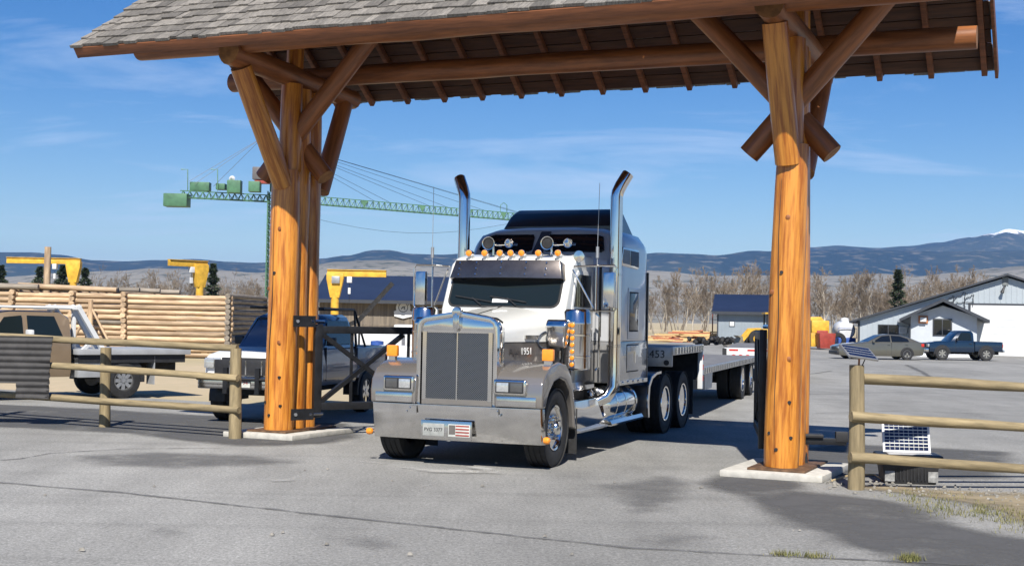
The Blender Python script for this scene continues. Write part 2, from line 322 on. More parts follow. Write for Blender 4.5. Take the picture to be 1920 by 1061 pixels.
# darker, newer asphalt along the fences
patch_m = M('dark_asphalt', (.072, .072, .074), .9, 0, .2, .7, bump=.4, bscale=80, col2=(.185, .183, .178), detail=10, lo=.36, hi=.66)
def sheet(name, pts, z, mat, kind='structure', label=None, wob=.12, sub=6):
    out = []
    for i, p in enumerate(pts):
        q = pts[(i + 1) % len(pts)]
        for k in range(sub):
            t = k / sub; x = p[0] + (q[0] - p[0]) * t; y = p[1] + (q[1] - p[1]) * t
            out.append((x + wob * mnoise.noise((x * 1.1, y * 1.1, 3)), y + wob * mnoise.noise((x * 1.3, y * 1.3, 8)), z))
    o = MB().add(out, [tuple(range(len(out)))]).build(name, mat); tag(o, label, None, None, kind); return o
def pp(*a): return [tuple(gr(u, v))[:2] for u, v in a]
def soft_mat(name, c1, c2, scale, amax=.92):
    m = bpy.data.materials.new(name); m.use_nodes = True; n = m.node_tree.nodes; l = m.node_tree.links; b = n['Principled BSDF']; b.inputs['Roughness'].default_value = .9
    t = n.new('ShaderNodeTexCoord'); q = n.new('ShaderNodeTexNoise'); q.inputs['Scale'].default_value = scale; q.inputs['Detail'].default_value = 10; q.inputs['Roughness'].default_value = .65; l.new(t.outputs['Object'], q.inputs['Vector'])
    f = n.new('ShaderNodeTexNoise'); f.inputs['Scale'].default_value = 24; f.inputs['Detail'].default_value = 4; l.new(t.outputs['Object'], f.inputs['Vector'])
    x = n.new('ShaderNodeMixRGB'); x.inputs['Color1'].default_value = c1 + (1,); x.inputs['Color2'].default_value = c2 + (1,); l.new(f.outputs['Fac'], x.inputs['Fac']); l.new(x.outputs[0], b.inputs['Base Color'])
    a = n.new('ShaderNodeAttribute'); a.attribute_name = 'cover'; s1 = n.new('ShaderNodeMath'); s1.operation = 'MULTIPLY_ADD'; s1.inputs[1].default_value = 2.6; s1.inputs[2].default_value = -1.75; l.new(q.outputs['Fac'], s1.inputs[0])
    s2 = n.new('ShaderNodeMath'); s2.operation = 'MULTIPLY_ADD'; s2.inputs[1].default_value = 1.25; l.new(a.outputs['Fac'], s2.inputs[0]); l.new(s1.outputs[0], s2.inputs[2])
    s3 = n.new('ShaderNodeMath'); s3.operation = 'MULTIPLY'; s3.use_clamp = True; l.new(s2.outputs[0], s3.inputs[0]); l.new(a.outputs['Fac'], s3.inputs[1]); s4 = n.new('ShaderNodeMath'); s4.operation = 'MULTIPLY'; s4.inputs[1].default_value = amax; l.new(s3.outputs[0], s4.inputs[0]); l.new(s4.outputs[0], b.inputs['Alpha'])
    return m
def soft_patch(name, poly, z, mat, feather, cell):
    xs = [p[0] for p in poly]; ys = [p[1] for p in poly]; x0, x1, y0, y1 = min(xs), max(xs), min(ys), max(ys); nx = max(2, int((x1 - x0) / cell) + 1); ny = max(2, int((y1 - y0) / cell) + 1); vs = []; al = []
    for j in range(ny):
        for i in range(nx):
            x = x0 + (x1 - x0) * i / (nx - 1); y = y0 + (y1 - y0) * j / (ny - 1); ins = False; dm = 1e9
            for (ax, ay), (bx_, by_) in zip(poly, poly[1:] + poly[:1]):
                if (ay > y) != (by_ > y) and x < (bx_ - ax) * (y - ay) / (by_ - ay) + ax: ins = not ins
                t = max(0, min(1, ((x - ax) * (bx_ - ax) + (y - ay) * (by_ - ay)) / max(1e-9, (bx_ - ax) ** 2 + (by_ - ay) ** 2))); dm = min(dm, math.hypot(x - ax - t * (bx_ - ax), y - ay - t * (by_ - ay)))
            vs.append((x, y, z)); al.append(min(1, dm / feather) if ins else 0.0)
    fs = [q for q in ((j * nx + i, j * nx + i + 1, (j + 1) * nx + i + 1, (j + 1) * nx + i) for j in range(ny - 1) for i in range(nx - 1)) if max(al[k] for k in q) > 0]
    me = bpy.data.meshes.new(name); me.from_pydata(vs, [], fs); at_ = me.attributes.new('cover', 'FLOAT', 'POINT'); at_.data.foreach_set('value', al); me.materials.append(mat)
    return tag(put(name, me), kind='structure')
patch_m = soft_mat('dark_asphalt', (.048, .048, .049), (.10, .099, .097), .9, .96)
soft_patch('asphalt_patch', pp((-80, 800), (200, 815), (430, 842), (640, 836), (720, 818), (680, 792), (560, 788), (430, 778), (200, 764), (-80, 752)), .004, patch_m, .5, .2)
soft_patch('asphalt_patch', pp((1250, 905), (1340, 935), (1420, 985), (1560, 1040), (1740, 1090), (2050, 1130), (2080, 1010), (1900, 995), (1800, 955), (1690, 932), (1570, 921), (1560, 900), (1940, 905), (1940, 845), (1560, 828), (1440, 840), (1340, 880)), .004, patch_m, .55, .1)
stain_m = soft_mat('oil_stain', (.085, .084, .083), (.14, .138, .135), 1.6, .6)
for k_, pts in enumerate(([(1060, 905), (1250, 880), (1350, 905), (1330, 960), (1150, 985)], [(60, 850), (300, 842), (520, 850), (640, 870), (400, 885), (150, 880)], [(560, 1000), (760, 990), (830, 1030), (640, 1061)], [(1080, 1010), (1300, 985), (1430, 1010), (1250, 1050)], [(150, 975), (330, 965), (420, 1000), (260, 1030)])): soft_patch('oil_stain', pp(*pts), .0045 + .001 * k_, stain_m, .6, .12)
# tar seams and chalky scuffs
seam_m = soft_mat('tar_seam', (.07, .069, .068), (.13, .128, .125), 3.5, .85)
def ribbon(name, pix, w, mat, z=.008, wob=.03):
    P = []; base = [gr(u, v) for u, v in pix]
    for i in range(len(base) - 1):
        for k in range(8): P.append(base[i].lerp(base[i + 1], k / 8))
    P.append(base[-1]); b = MB(); vs = []
    for i, p in enumerate(P):
        t = (P[min(i + 1, len(P) - 1)] - P[max(0, i - 1)]).normalized(); s_ = Vector((-t.y, t.x, 0)); ww = w * (.6 + .8 * abs(mnoise.noise((i * .37, w * 50, 1)))) ; o = s_ * wob * mnoise.noise((i * .5, 2, w))
        vs += [p + o + s_ * ww * k + Vector((0, 0, z)) for k in (-1.1, -.45, 0, .45, 1.1)]
    me = bpy.data.meshes.new(name); me.from_pydata([tuple(v) for v in vs], [], [(5 * i + k, 5 * i + k + 1, 5 * i + k + 6, 5 * i + k + 5) for i in range(len(P) - 1) for k in range(4)])
    at_ = me.attributes.new('cover', 'FLOAT', 'POINT'); at_.data.foreach_set('value', [0, .75, 1, .75, 0] * len(P)); me.materials.append(mat)
    return tag(put(name, me), kind='structure')
ribbon('tar_seam', [(-40, 900), (0, 905), (240, 925), (480, 952), (720, 978), (960, 1004), (1175, 1027), (1410, 1040), (1760, 1057), (1960, 1068)], .085, seam_m)
ribbon('tar_seam', [(-40, 866), (40, 860), (95, 850), (230, 842), (420, 840)], .05, seam_m)
ribbon('tar_seam', [(1455, 708), (1530, 700), (1560, 695)], .14, seam_m)
ribbon('tar_seam', [(1450, 741), (1700, 735), (1920, 742)], .08, seam_m)
ribbon('tar_seam', [(1700, 684), (1730, 698), (1745, 708)], .3, seam_m)
ribbon('tar_seam', [(1530, 775), (1700, 770), (1920, 780)], .06, seam_m)
chalk_m = soft_mat('chalk_scuff', (.42, .41, .38), (.34, .335, .315), 5, .7)
for k_, pts in enumerate(([(610, 862), (700, 864), (780, 874), (700, 872)], [(680, 868), (800, 878), (970, 880), (960, 892), (800, 890)], [(450, 895), (520, 898), (600, 884), (570, 905), (500, 908)], [(700, 905), (760, 915), (870, 890), (800, 922)], [(1165, 845), (1225, 821), (1230, 824), (1172, 848)], [(840, 876), (900, 874), (975, 884), (900, 890)])):
    soft_patch('chalk_scuff', pp(*pts), .010 + k_ * .003, chalk_m, .22, .05)
# dirt verge with dry grass, bottom right
verge_m = soft_mat('dirt_verge', (.31, .25, .16), (.20, .165, .10), 2.2, 1.0)
soft_patch('dirt_verge', pp((1545, 908), (1600, 921), (1700, 932), (1790, 945), (1850, 962), (1905, 990), (2100, 1040), (2200, 960), (1920, 921), (1760, 916), (1640, 905)), .012, verge_m, .28, .06)
def scatter(name, label, region, cnt, mat, make, kind='stuff'):
    b = MB(); rnd = random.Random(5 + cnt)
    for i in range(cnt):
        u, v = region(rnd); make(b, gr(u, v), rnd)
    o = b.build(name, mat, flip=False); tag(o, label, None, None, kind); return o
def blade(b, p, rnd):
    for k in range(5):
        a = rnd.random() * 6.28; h = .015 + rnd.random() * .045; w = .004; q = p + Vector((rnd.gauss(0, .03), rnd.gauss(0, .03), .008)); t = Vector((math.cos(a), math.sin(a), 0)); s_ = Vector((-t.y, t.x, 0))
        b.add([q - s_ * w, q + s_ * w, q + t * h * .5 + Vector((0, 0, h))], [(0, 1, 2)])
def stone(b, p, rnd):
    r = .004 + rnd.random() ** 3 * .022; vs = [(p.x + r * x * (.7 + rnd.random() * .6), p.y + r * y * (.7 + rnd.random() * .6), .008 + max(0, r * (.5 + z * .5))) for x, y, z in ((-1, -.6, -1), (1, -.5, -1), (.9, .8, -1), (-.8, .9, -1), (-.5, -.4, 1), (.5, -.3, .9), (.4, .5, 1.1), (-.5, .5, .8))]
    b.add(vs, [(4, 5, 6, 7), (0, 1, 5, 4), (1, 2, 6, 5), (2, 3, 7, 6), (3, 0, 4, 7)])
grass_m = M('dry_grass', (.22, .19, .075), .9, 0, .3, 3, col2=(.11, .12, .035))
scatter('verge_grass', 'thin dry grass at the asphalt edge', lambda r: (lambda t: (1690 + t * 330 + r.gauss(0, 20), 934 + t * 60 + r.gauss(0, 11)))(r.random()), 420, grass_m, blade)
def seamgrass(r):
    c = r.choice([(1470, 1042, 10, 2), (1525, 1045, 12, 2), (1706, 1051, 9, 4), (1706, 1049, 7, 4)]); return (r.gauss(c[0], c[2]), r.gauss(c[1], c[3] * .5))
scatter('seam_grass', 'yellow-green grass tufts growing in the asphalt seam', seamgrass, 130, grass_m, blade)
gravel_m = M('gravel', (.26, .245, .215), .9, 0, .3, 9)
scatter('gravel', 'loose gravel along the fence line', lambda r: (lambda t: (1540 + t * 380 + r.gauss(0, 12), 905 + t * 28 + r.gauss(0, 8)))(r.random()), 420, gravel_m, stone)
scatter('gravel', 'loose gravel on the worn asphalt', lambda r: (r.uniform(0, 1500), 830 + r.random() ** .5 * 230), 40, gravel_m, stone)

# ------------------------------------------------------------------ mountains and foothills
def hill_mat(name, c1, c2, c3, s1, snow=None):
    m = bpy.data.materials.new(name); m.use_nodes = True; n = m.node_tree.nodes; l = m.node_tree.links; b = n['Principled BSDF']; b.inputs['Roughness'].default_value = 1; b.inputs['Specular IOR Level'].default_value = 0
    t = n.new('ShaderNodeTexCoord')
    def nz(s, d=8, st=(1, 1, 1)):
        mpn = n.new('ShaderNodeMapping'); mpn.inputs['Scale'].default_value = st; l.new(t.outputs['Object'], mpn.inputs[0])
        q = n.new('ShaderNodeTexNoise'); q.inputs['Scale'].default_value = s; q.inputs['Detail'].default_value = d; q.inputs['Roughness'].default_value = .62; l.new(mpn.outputs[0], q.inputs['Vector']); return q
    def rmp(q, lo, hi):
        r = n.new('ShaderNodeMapRange'); r.inputs['From Min'].default_value = lo; r.inputs['From Max'].default_value = hi; l.new(q, r.inputs['Value']); return r.outputs[0]
    x = n.new('ShaderNodeMixRGB'); x.inputs['Color1'].default_value = c1 + (1,); x.inputs['Color2'].default_value = c2 + (1,); l.new(rmp(nz(s1).outputs['Fac'], .47, .56), x.inputs['Fac'])
    y = n.new('ShaderNodeMixRGB'); y.inputs['Color2'].default_value = c3 + (1,); l.new(rmp(nz(s1 * 9, 4).outputs['Fac'], .54, .66), y.inputs['Fac']); l.new(x.outputs[0], y.inputs['Color1']); out = y.outputs[0]
    if snow:
        sp = n.new('ShaderNodeSeparateXYZ'); l.new(t.outputs['Object'], sp.inputs[0]); ad = n.new('ShaderNodeMath'); ad.operation = 'MULTIPLY_ADD'; ad.inputs[1].default_value = 230; l.new(nz(.016, 8).outputs['Fac'], ad.inputs[0]); l.new(sp.outputs['Z'], ad.inputs[2])
        z = n.new('ShaderNodeMixRGB'); z.inputs['Color2'].default_value = (.8, .82, .86, 1); l.new(rmp(ad.outputs[0], snow, snow + 14), z.inputs['Fac']); l.new(out, z.inputs['Color1']); out = z.outputs[0]
    l.new(out, b.inputs['Base Color']); return m
def interp(tab, x):
    if x <= tab[0][0]: return tab[0][1]
    for a, b in zip(tab, tab[1:]):
        if x <= b[0]: t = (x - a[0]) / (b[0] - a[0]); t = t * t * (3 - 2 * t); return a[1] + (b[1] - a[1]) * t
    return tab[-1][1]
def hills(name, prof, dist, depth, mat, rough, seed, nx=260, ny=26):
    # prof: skyline in photo pixels -> crest heights at that distance
    tab = []
    for u, v in prof: p = at(u, v, dist); tab.append((p.x, p.z))
    x0, x1 = tab[0][0], tab[-1][0]; b = MB(); vs = []
    for j in range(ny):
        t = j / (ny - 1); y = dist - depth + depth * 1.6 * t
        s_ = math.sin(min(1, t / .62) * math.pi / 2) ** 1.25 if t < .62 else math.cos((t - .62) / .38 * math.pi / 2)
        for i in range(nx):
            x = x0 + (x1 - x0) * i / (nx - 1); k = y / dist; h = interp(tab, x)
            q = mnoise.fractal(Vector((x / rough, y / rough, seed)), .9, 2.1, 6)
            rg = abs(mnoise.noise(Vector((x / rough * 1.7, y / rough * .5, seed + 4))))
            hh = h * s_ * (1 - .38 * (1 - s_) * rg * 2) + h * .10 * q * s_ * (1.25 - s_)
            vs.append((x * k, y, max(-2, hh - 2) if j else -4))
    b.add(vs, [(j * nx + i, j * nx + i + 1, (j + 1) * nx + i + 1, (j + 1) * nx + i) for j in range(ny - 1) for i in range(nx - 1)])
    o = b.build(name, mat, ang=180, flip=False); return tag(o, kind='structure')
forest = hill_mat('forest_slope', (.016, .026, .022), (.03, .04, .03), (.12, .11, .08), .0011)
forest_s = hill_mat('forest_slope_snow', (.020, .031, .025), (.036, .046, .032), (.11, .105, .08), .0013, snow=772)
pale = hill_mat('dry_foothill', (.21, .195, .16), (.15, .142, .115), (.06, .065, .042), .0024)
hills('mountain', [(-900, 470), (-300, 474), (0, 474), (60, 474), (110, 478), (180, 490), (230, 492), (300, 489), (360, 487), (430, 493), (480, 495), (560, 488), (600, 487), (650, 480), (700, 470), (730, 469), (770, 476), (820, 478), (870, 476), (930, 482), (1000, 484), (1100, 482), (1180, 478), (1240, 474), (1300, 476), (1340, 479), (1420, 472), (1600, 470), (2300, 470), (2900, 470)], 7600, 2300, forest, 900, 1.3)
hills('mountain', [(1020, 560), (1180, 520), (1300, 492), (1420, 474), (1520, 464), (1570, 460), (1640, 464), (1700, 462), (1760, 456), (1820, 447), (1860, 441), (1890, 433), (1925, 436), (2000, 428), (2200, 420), (2600, 450), (3000, 470)], 9200, 2300, forest_s, 1000, 5.1)
hills('foothill', [(-900, 515), (-300, 512), (0, 520), (120, 512), (200, 508), (300, 503), (400, 506), (480, 512), (560, 500), (640, 492), (690, 490), (740, 489), (800, 497), (860, 503), (1000, 515), (1150, 512), (1230, 508), (1330, 518), (1430, 516), (1560, 516), (1650, 513), (1720, 518), (1800, 512), (1860, 505), (1920, 500), (2200, 500), (2900, 510)], 4300, 1500, pale, 420, 2.2)

# ------------------------------------------------------------------ haze
hz = MB().bb(-15000, 15000, -3500, 17000, -5, 760).build('haze', None); tag(hz, 'pale blue air fading the mountains', None, None, 'stuff')
hm = bpy.data.materials.new('haze_air'); hm.use_nodes = True; hn = hm.node_tree.nodes; hn.remove(hn['Principled BSDF'])
pv = hn.new('ShaderNodeVolumePrincipled'); pv.inputs['Color'].default_value = (.24, .48, 1, 1); pv.inputs['Density'].default_value = 5.2e-5; pv.inputs['Anisotropy'].default_value = 0.0
hm.node_tree.links.new(pv.outputs[0], hn['Material Output'].inputs['Volume']); hz.data.materials.clear(); hz.data.materials.append(hm)

# ------------------------------------------------------------------ trees
bark = M('bare_bark', (.40, .36, .30), .9, 0, .25, .8, rnd=.22, col2=(.26, .23, .19))
twig = M('bare_twig', (.235, .19, .145), .95, 0, .2, .8, rnd=.25)
needle = M('pine_needle', (.025, .045, .022), .9, 0, .4, 1.5, rnd=.15, col2=(.05, .07, .03))
def bare_tree(seed, h, dens=1.0, fine=True):
    r = random.Random(seed); T = MB(); W = MB()
    def br(p, d, ln, rad, lev):
        n = 4 if lev < 2 else 3; pts = [p]; dd = d.copy()
        for i in range(n):
            dd = (dd + Vector((r.gauss(0, .13), r.gauss(0, .13), r.gauss(.05, .06)))).normalized(); pts.append(pts[-1] + dd * ln / n)
        rs = [max(.02, rad * (1 - .75 * i / n)) for i in range(n + 1)]
        (T if lev < 2 else W).tube(pts, rs, 5 if lev == 0 else 3, caps=False)
        if lev < (4 if fine else 3):
            k = [int(13 * dens), int(7 * dens), int(5 * dens), 3][lev]
            for i in range(k):
                t = r.uniform(.25 if lev else .22, 1); j = min(n - 1, int(t * n)); q = pts[j].lerp(pts[j + 1], t * n - j)
                a = r.random() * 6.28; up = dd.orthogonal().normalized(); side = (up * math.cos(a) + dd.cross(up) * math.sin(a))
                e = (dd * r.uniform(.7, 1.1) + side * r.uniform(.45, .9) + Vector((0, 0, .25))).normalized()
                br(q, e, ln * r.uniform(.34, .58) * (1.15 - .4 * t), rad * (1 - .6 * t) * r.uniform(.35, .55), lev + 1)
    br(Vector((0, 0, -.1)), Vector((r.gauss(0, .04), r.gauss(0, .04), 1)).normalized(), h * .8, h * .016, 0)
    return T, W
variants = []
for i in range(6):
    T, W = bare_tree(20 + i, 1.0 * 12, 1.0); hz_ = max(p[2] for p in W.v); T.v = [(p[0] * 11.6 / hz_, p[1] * 11.6 / hz_, p[2] * 11.6 / hz_) for p in T.v]; W.v = [(p[0] * 11.6 / hz_, p[1] * 11.6 / hz_, p[2] * 11.6 / hz_) for p in W.v]; variants.append((T.mesh('trunk', bark, flip=False, ang=80), W.mesh('crown', twig, flip=False, ang=80)))
def place_tree(u, v_top, y, label, k, group='bare cottonwood trees behind the yard'):
    top = at(u, v_top, y); h = max(3, top.z); o = thing('bare_tree', label, 'tree', (top.x, y, 0), random.random() * 6.28, group); s_ = h / 11.6
    o.scale = (s_ * 1.0, s_ * 1.0, s_)
    put('trunk', variants[k % 6][0], o); put('crown', variants[k % 6][1], o)
rt = random.Random(11)
ORD = ['first', 'second', 'third', 'fourth', 'fifth', 'sixth', 'seventh', 'eighth', 'ninth', 'tenth', 'eleventh', 'twelfth', 'thirteenth', 'fourteenth', 'fifteenth', 'sixteenth', 'seventeenth', 'eighteenth', 'nineteenth', 'twentieth', 'twenty-first', 'twenty-second', 'twenty-third', 'twenty-fourth']
zones = [(185, 500, 517, 16, 'above the log wall'), (1222, 1450, 508, 16, 'between sleeper cab and right log column'), (1532, 1835, 508, 24, 'right of the right log column')]
for a, b_, v0, cnt, where in zones:
    for i in range(cnt):
        u = a + (b_ - a) * (i + rt.uniform(.3, .7)) / cnt
        place_tree(u, v0 + rt.uniform(-14, 16), rt.uniform(185, 240), ORD[i] + ' bare tree from the left in the row ' + where, rt.randrange(6))
place_tree(1352, 483, 200, 'tallest bare tree with a rounded crown above the blue-grey shed', 2)
place_tree(1775, 497, 205, 'tall dense bare tree left of the pale metal building gable', 4)
place_tree(290, 503, 190, 'rounded bare tree standing above the log wall', 1)
fw = MB(); rf = random.Random(3)
fvar = [bare_tree(50 + i, 12, .8, False) for i in range(4)]
for i in range(330):
    T, W = fvar[i % 4]; u = rf.uniform(-350, 2250); y = rf.uniform(245, 330); x = (u - 960) / FOC * y; s_ = rf.uniform(.5, .8); a = rf.random() * 6.28; c, sn = math.cos(a) * s_, math.sin(a) * s_
    for q in (T, W): fw.add([(x + p[0] * c - p[1] * sn, y + p[0] * sn + p[1] * c, p[2] * s_) for p in q.v], q.f)
tag(fw.build('far_wood', twig, flip=False, ang=80), 'far belt of bare grey-brown riverside trees', None, None, 'stuff')
def pine(u, v_top, y, label, wid=.24):
    top = at(u, v_top, y); h = top.z; o = thing('pine_tree', label, 'tree', (top.x, y, 0), 0, 'dark evergreens'); r = random.Random(int(u))
    MB().tube([(0, 0, 0), (0, 0, h * .5), (0, 0, h)], [h * .022, h * .014, .02], 6).build('trunk', bark, o)
    b = MB()
    for i in range(2600):
        t = r.random() ** .75; z = h * (.12 + .88 * t); rad = h * wid * (1 - t) ** .8 * (.55 + .45 * math.sin(z * 5 + r.gauss(0, .5))) * r.random() ** .4 + .05; a = r.random() * 6.28
        p = Vector((rad * math.cos(a), rad * math.sin(a), z)); d = Vector((math.cos(a), math.sin(a), r.uniform(-.4, .3))).normalized() * h * .05; w = Vector((-math.sin(a), math.cos(a), r.gauss(0, .5))) * h * .013
        b.add([p - w, p + w, p + d], [(0, 1, 2)])
    b.build('crown', needle, o, flip=False)
pine(75, 500, 150, 'dark evergreen left of the upright log pole behind the log wall', .3); pine(118, 497, 155, 'dark evergreen behind the yellow jib crane arm', .3); pine(160, 503, 150, 'dark evergreen right of the yellow jib crane post', .28)
pine(3, 498, 160, 'dark evergreen at the left edge of the picture'); pine(400, 494, 170, 'dark evergreen behind the small yellow jib crane', .22); pine(1684, 506, 180, 'lone dark evergreen among bare trees above the grey sedan', .2)

# ================================================================== LOG GATEWAY
GY = R(25); GM = Vector((-.06, 18.40, 0)); gn = Vector((math.sin(GY), math.cos(GY), 0)); gg = Vector((math.cos(GY), -math.sin(GY), 0))
gate = thing('log_gateway', 'honey-stained log gateway with a cedar shake roof over the drive', 'gateway', GM, -GY)
def gl(w): d = Vector(w) - GM; return Vector((d.dot(gg), d.dot(gn), w[2]))
# local axes: x along the roof, y away from the camera
TILT = -.012
def ze(x): return TILT * x
CLx, CRx, CLy, CRy = -4.04, 4.14, .08, -.45
EAVE, OFF, HALF, XL, XR = 5.90, .30, 2.33, -6.42, 6.42
PIT = math.tan(R(36))
def column(cx, cy, side):
    pad = MB(); 
    pts = [(cx - .66, cy - .55), (cx + .62, cy - .5), (cx + .66, cy + 1.2), (cx - .62, cy + 1.15)]
    pad.prism(pts, 'z', .0, .085); p = pad.build('concrete_footing', conc, gate, .015)
    MB().bb(cx - .36, cx + .38, cy - .34, cy + 1.1, .0855, .115).build('base_plate', rust_pl, gate, .005)
    log(gate, 'column_log', (cx, cy, .115), (cx + .05 + .06 * (cx > 0), cy + .02, 4.25), .245 - .022 * (cx > 0), .225 - .018 * (cx > 0), seed=side + .3, n=20, rings=16)
    log(gate, 'column_log', (cx + .03, cy + .38, .115), (cx + .03, cy + .38, 5.6), .185, .17, seed=side + 1.1, n=18, rings=16)
    log(gate, 'column_log', (cx + .02, cy + .70, .115), (cx + .02, cy + .70, 5.6), .17, .155, seed=side + 2.2, n=18, rings=16)
    log(gate, 'column_log', (cx + .05, cy + .06, 4.2), (cx + .05, cy + .1, 5.65), .19, .17, seed=side + 4.2, n=16)
    for hx, hz in ((.10, 1.5), (-.14, 2.35), (.05, 3.3)):
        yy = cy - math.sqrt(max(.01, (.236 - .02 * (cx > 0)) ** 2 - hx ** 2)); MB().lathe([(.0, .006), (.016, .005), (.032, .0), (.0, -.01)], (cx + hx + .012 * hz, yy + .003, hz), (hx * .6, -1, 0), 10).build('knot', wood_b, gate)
    ck = [(cx - .05 + .012 * z + .012 * math.sin(z * 3 + side), cy - .236 + .02 * (cx > 0) + .012 * z * .35, z) for z in [.3 + .25 * i for i in range(15)]]
    MB().tube(ck, [.002 + .005 * math.sin(i / 14 * 3.14) for i in range(15)], 4).build('drying_crack', black_p, gate)
    # bolt plugs on the front log
    for hx, hz in ((-.12, .55), (.13, .95), (-.02, .35), (.15, .5), (.02, 2.6)):
        yy = cy - math.sqrt(max(.01, (.235 - .02 * (cx > 0)) ** 2 - hx ** 2)) - .004
        MB().cyl((cx + hx, yy - .004, hz), (cx + hx, yy + .03, hz), .022, n=10).build('bolt_hole', black_p, gate)
    # cross beam (front to back) and its braces
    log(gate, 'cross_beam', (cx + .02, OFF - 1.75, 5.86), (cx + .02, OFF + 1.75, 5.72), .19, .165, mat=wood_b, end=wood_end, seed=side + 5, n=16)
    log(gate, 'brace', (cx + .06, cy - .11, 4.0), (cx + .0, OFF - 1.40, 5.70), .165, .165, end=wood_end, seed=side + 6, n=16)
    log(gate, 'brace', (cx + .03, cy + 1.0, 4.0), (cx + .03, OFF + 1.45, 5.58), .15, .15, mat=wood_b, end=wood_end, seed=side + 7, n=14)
    # crossing diagonal braces along the roof
    for s_, dy in ((1, .22), (-1, .52)):
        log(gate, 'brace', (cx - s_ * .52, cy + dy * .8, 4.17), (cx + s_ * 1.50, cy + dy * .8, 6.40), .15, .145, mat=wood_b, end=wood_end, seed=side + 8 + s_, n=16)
column(CLx, CLy, 1.0); column(CRx, CRy, 2.0)
# plates and ridge
for yy, zb, r_, x0, x1 in ((OFF - 1.55, 5.98, .165, -5.9, 6.2), (OFF + .95, 5.92, .17, -6.0, 6.32)):
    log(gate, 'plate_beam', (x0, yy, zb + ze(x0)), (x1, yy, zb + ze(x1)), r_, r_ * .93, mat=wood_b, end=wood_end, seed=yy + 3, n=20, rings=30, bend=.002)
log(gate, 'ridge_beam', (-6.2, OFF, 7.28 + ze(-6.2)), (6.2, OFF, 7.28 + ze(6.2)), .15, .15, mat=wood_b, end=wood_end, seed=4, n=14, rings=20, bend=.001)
for cx in (CLx, CRx): log(gate, 'king_post', (cx, OFF, 5.75), (cx, OFF, 7.2), .14, .13, seed=cx, n=12)
# rafters and sheathing planks on both slopes
SL = HALF / math.cos(math.atan(PIT)); ca, sa = math.cos(math.atan(PIT)), math.sin(math.atan(PIT))
def slope_m(x, side, d, up):   # point on slope: d from the eave upward, up = normal offset; side -1 front, +1 rear
    y = OFF + side * (HALF - d * ca) + side * up * sa; z = EAVE + d * sa + up * ca + ze(x)
    return Vector((x, y, z))
def slope_mtx(x, side, d, up):
    ex = Vector((1, 0, TILT)).normalized(); ez = Vector((0, side * sa, ca)); ez = (ez - ex * ez.dot(ex)).normalized()
    if side > 0: ex = -ex
    ey = ez.cross(ex); p = slope_m(x, side, d, up)
    return Matrix(((ex.x, ey.x, ez.x, p.x), (ex.y, ey.y, ez.y, p.y), (ex.z, ey.z, ez.z, p.z), (0, 0, 0, 1)))
raf = MB().bb(-.045, .045, -.03, SL - .02, -.13, -.002).mesh('rafter', wood_fa, .006); raf_r = MB().bb(-.04, .04, -.02, SL + .20, -.10, -.002).mesh('rafter', wood_fa, .006)
nraf = 18
for side in (-1, 1):
    for i in range(nraf):
        x = XL + .12 + (XR - XL - .24) * i / (nraf - 1); put('rafter', raf if side < 0 else raf_r, gate, slope_mtx(x, side, .02 if side < 0 else -.23, 0))
    npl = 11 if side < 0 else 12; X_ = 0 if side < 0 else .22; pw = (SL + X_) / npl
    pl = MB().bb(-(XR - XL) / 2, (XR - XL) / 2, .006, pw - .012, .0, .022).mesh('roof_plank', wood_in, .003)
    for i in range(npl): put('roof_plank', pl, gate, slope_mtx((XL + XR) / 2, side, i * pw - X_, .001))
    # fascia and rake boards
    f = MB().bb(-(XR - XL) / 2 - .02, (XR - XL) / 2 + .02, -.045, -.004, -.135, .026).mesh('fascia_board', wood_fa, .004)
    put('fascia_board', f, gate, slope_mtx((XL + XR) / 2, side, -.035 if side < 0 else .0, 0)) if side < 0 else None
    for x in (XL - .05, XR + .05):
        rk = MB().bb(-.022, .022, -.03 - X_, SL, -.16, .03).mesh('rake_board', wood_fa, .004); put('rake_board', rk, gate, slope_mtx(x, side, 0, 0))
# cedar shakes: the ones that show largest singly, the rest as one part
EXPO = .27; rs = random.Random(9); ncourse = int(SL / EXPO) + 1
shv = []
for w in (.12, .17, .22, .28):
    b = MB(); L_ = .52
    b.add([(-w / 2, -.0, .0), (w / 2, 0, .0), (w / 2, L_, -.012), (-w / 2, L_, -.012), (-w / 2, 0, .046), (w / 2, 0, .040), (w / 2, L_, .0), (-w / 2, L_, .0)], [(3, 2, 1, 0), (4, 5, 6, 7), (0, 1, 5, 4), (1, 2, 6, 5), (2, 3, 7, 6), (3, 0, 4, 7)])
    shv.append((w, b.mesh('shake', shingle_m)))
slots = []
for side in (-1, 1):
    for c in range(ncourse):
        x = XL - .09 + rs.uniform(0, .06)
        while x < XR - .12:
            w, me = rs.choice(shv); d = c * EXPO - (.08 if side < 0 else .27) + rs.uniform(-.03, .03)
            if d + .5 < SL + .16: slots.append((side, c, x + w / 2, d, me, rs.uniform(-.025, .025), rs.uniform(0, .014)))
            x += w + rs.uniform(.004, .014)
single = [q for q in slots if q[0] < 0 and (q[1] < 4 or (q[1] < 8 and q[2] < -2.9))][:300]
ids = set(map(id, single)); rest = MB()
for q in slots:
    side, c, x, d, me, tw, lift = q; mt = slope_mtx(x, side, d, .026 + lift) @ Matrix.Rotation(tw, 4, 'Z')
    if id(q) in ids: put('shake', me, gate, mt)
    else: rest.add([mt @ v.co for v in me.vertices], [tuple(p.vertices) for p in me.polygons])
tag(rest.build('roof_shakes', shingle_m, gate), 'upper courses of weathered grey cedar shakes', None, None, 'stuff')

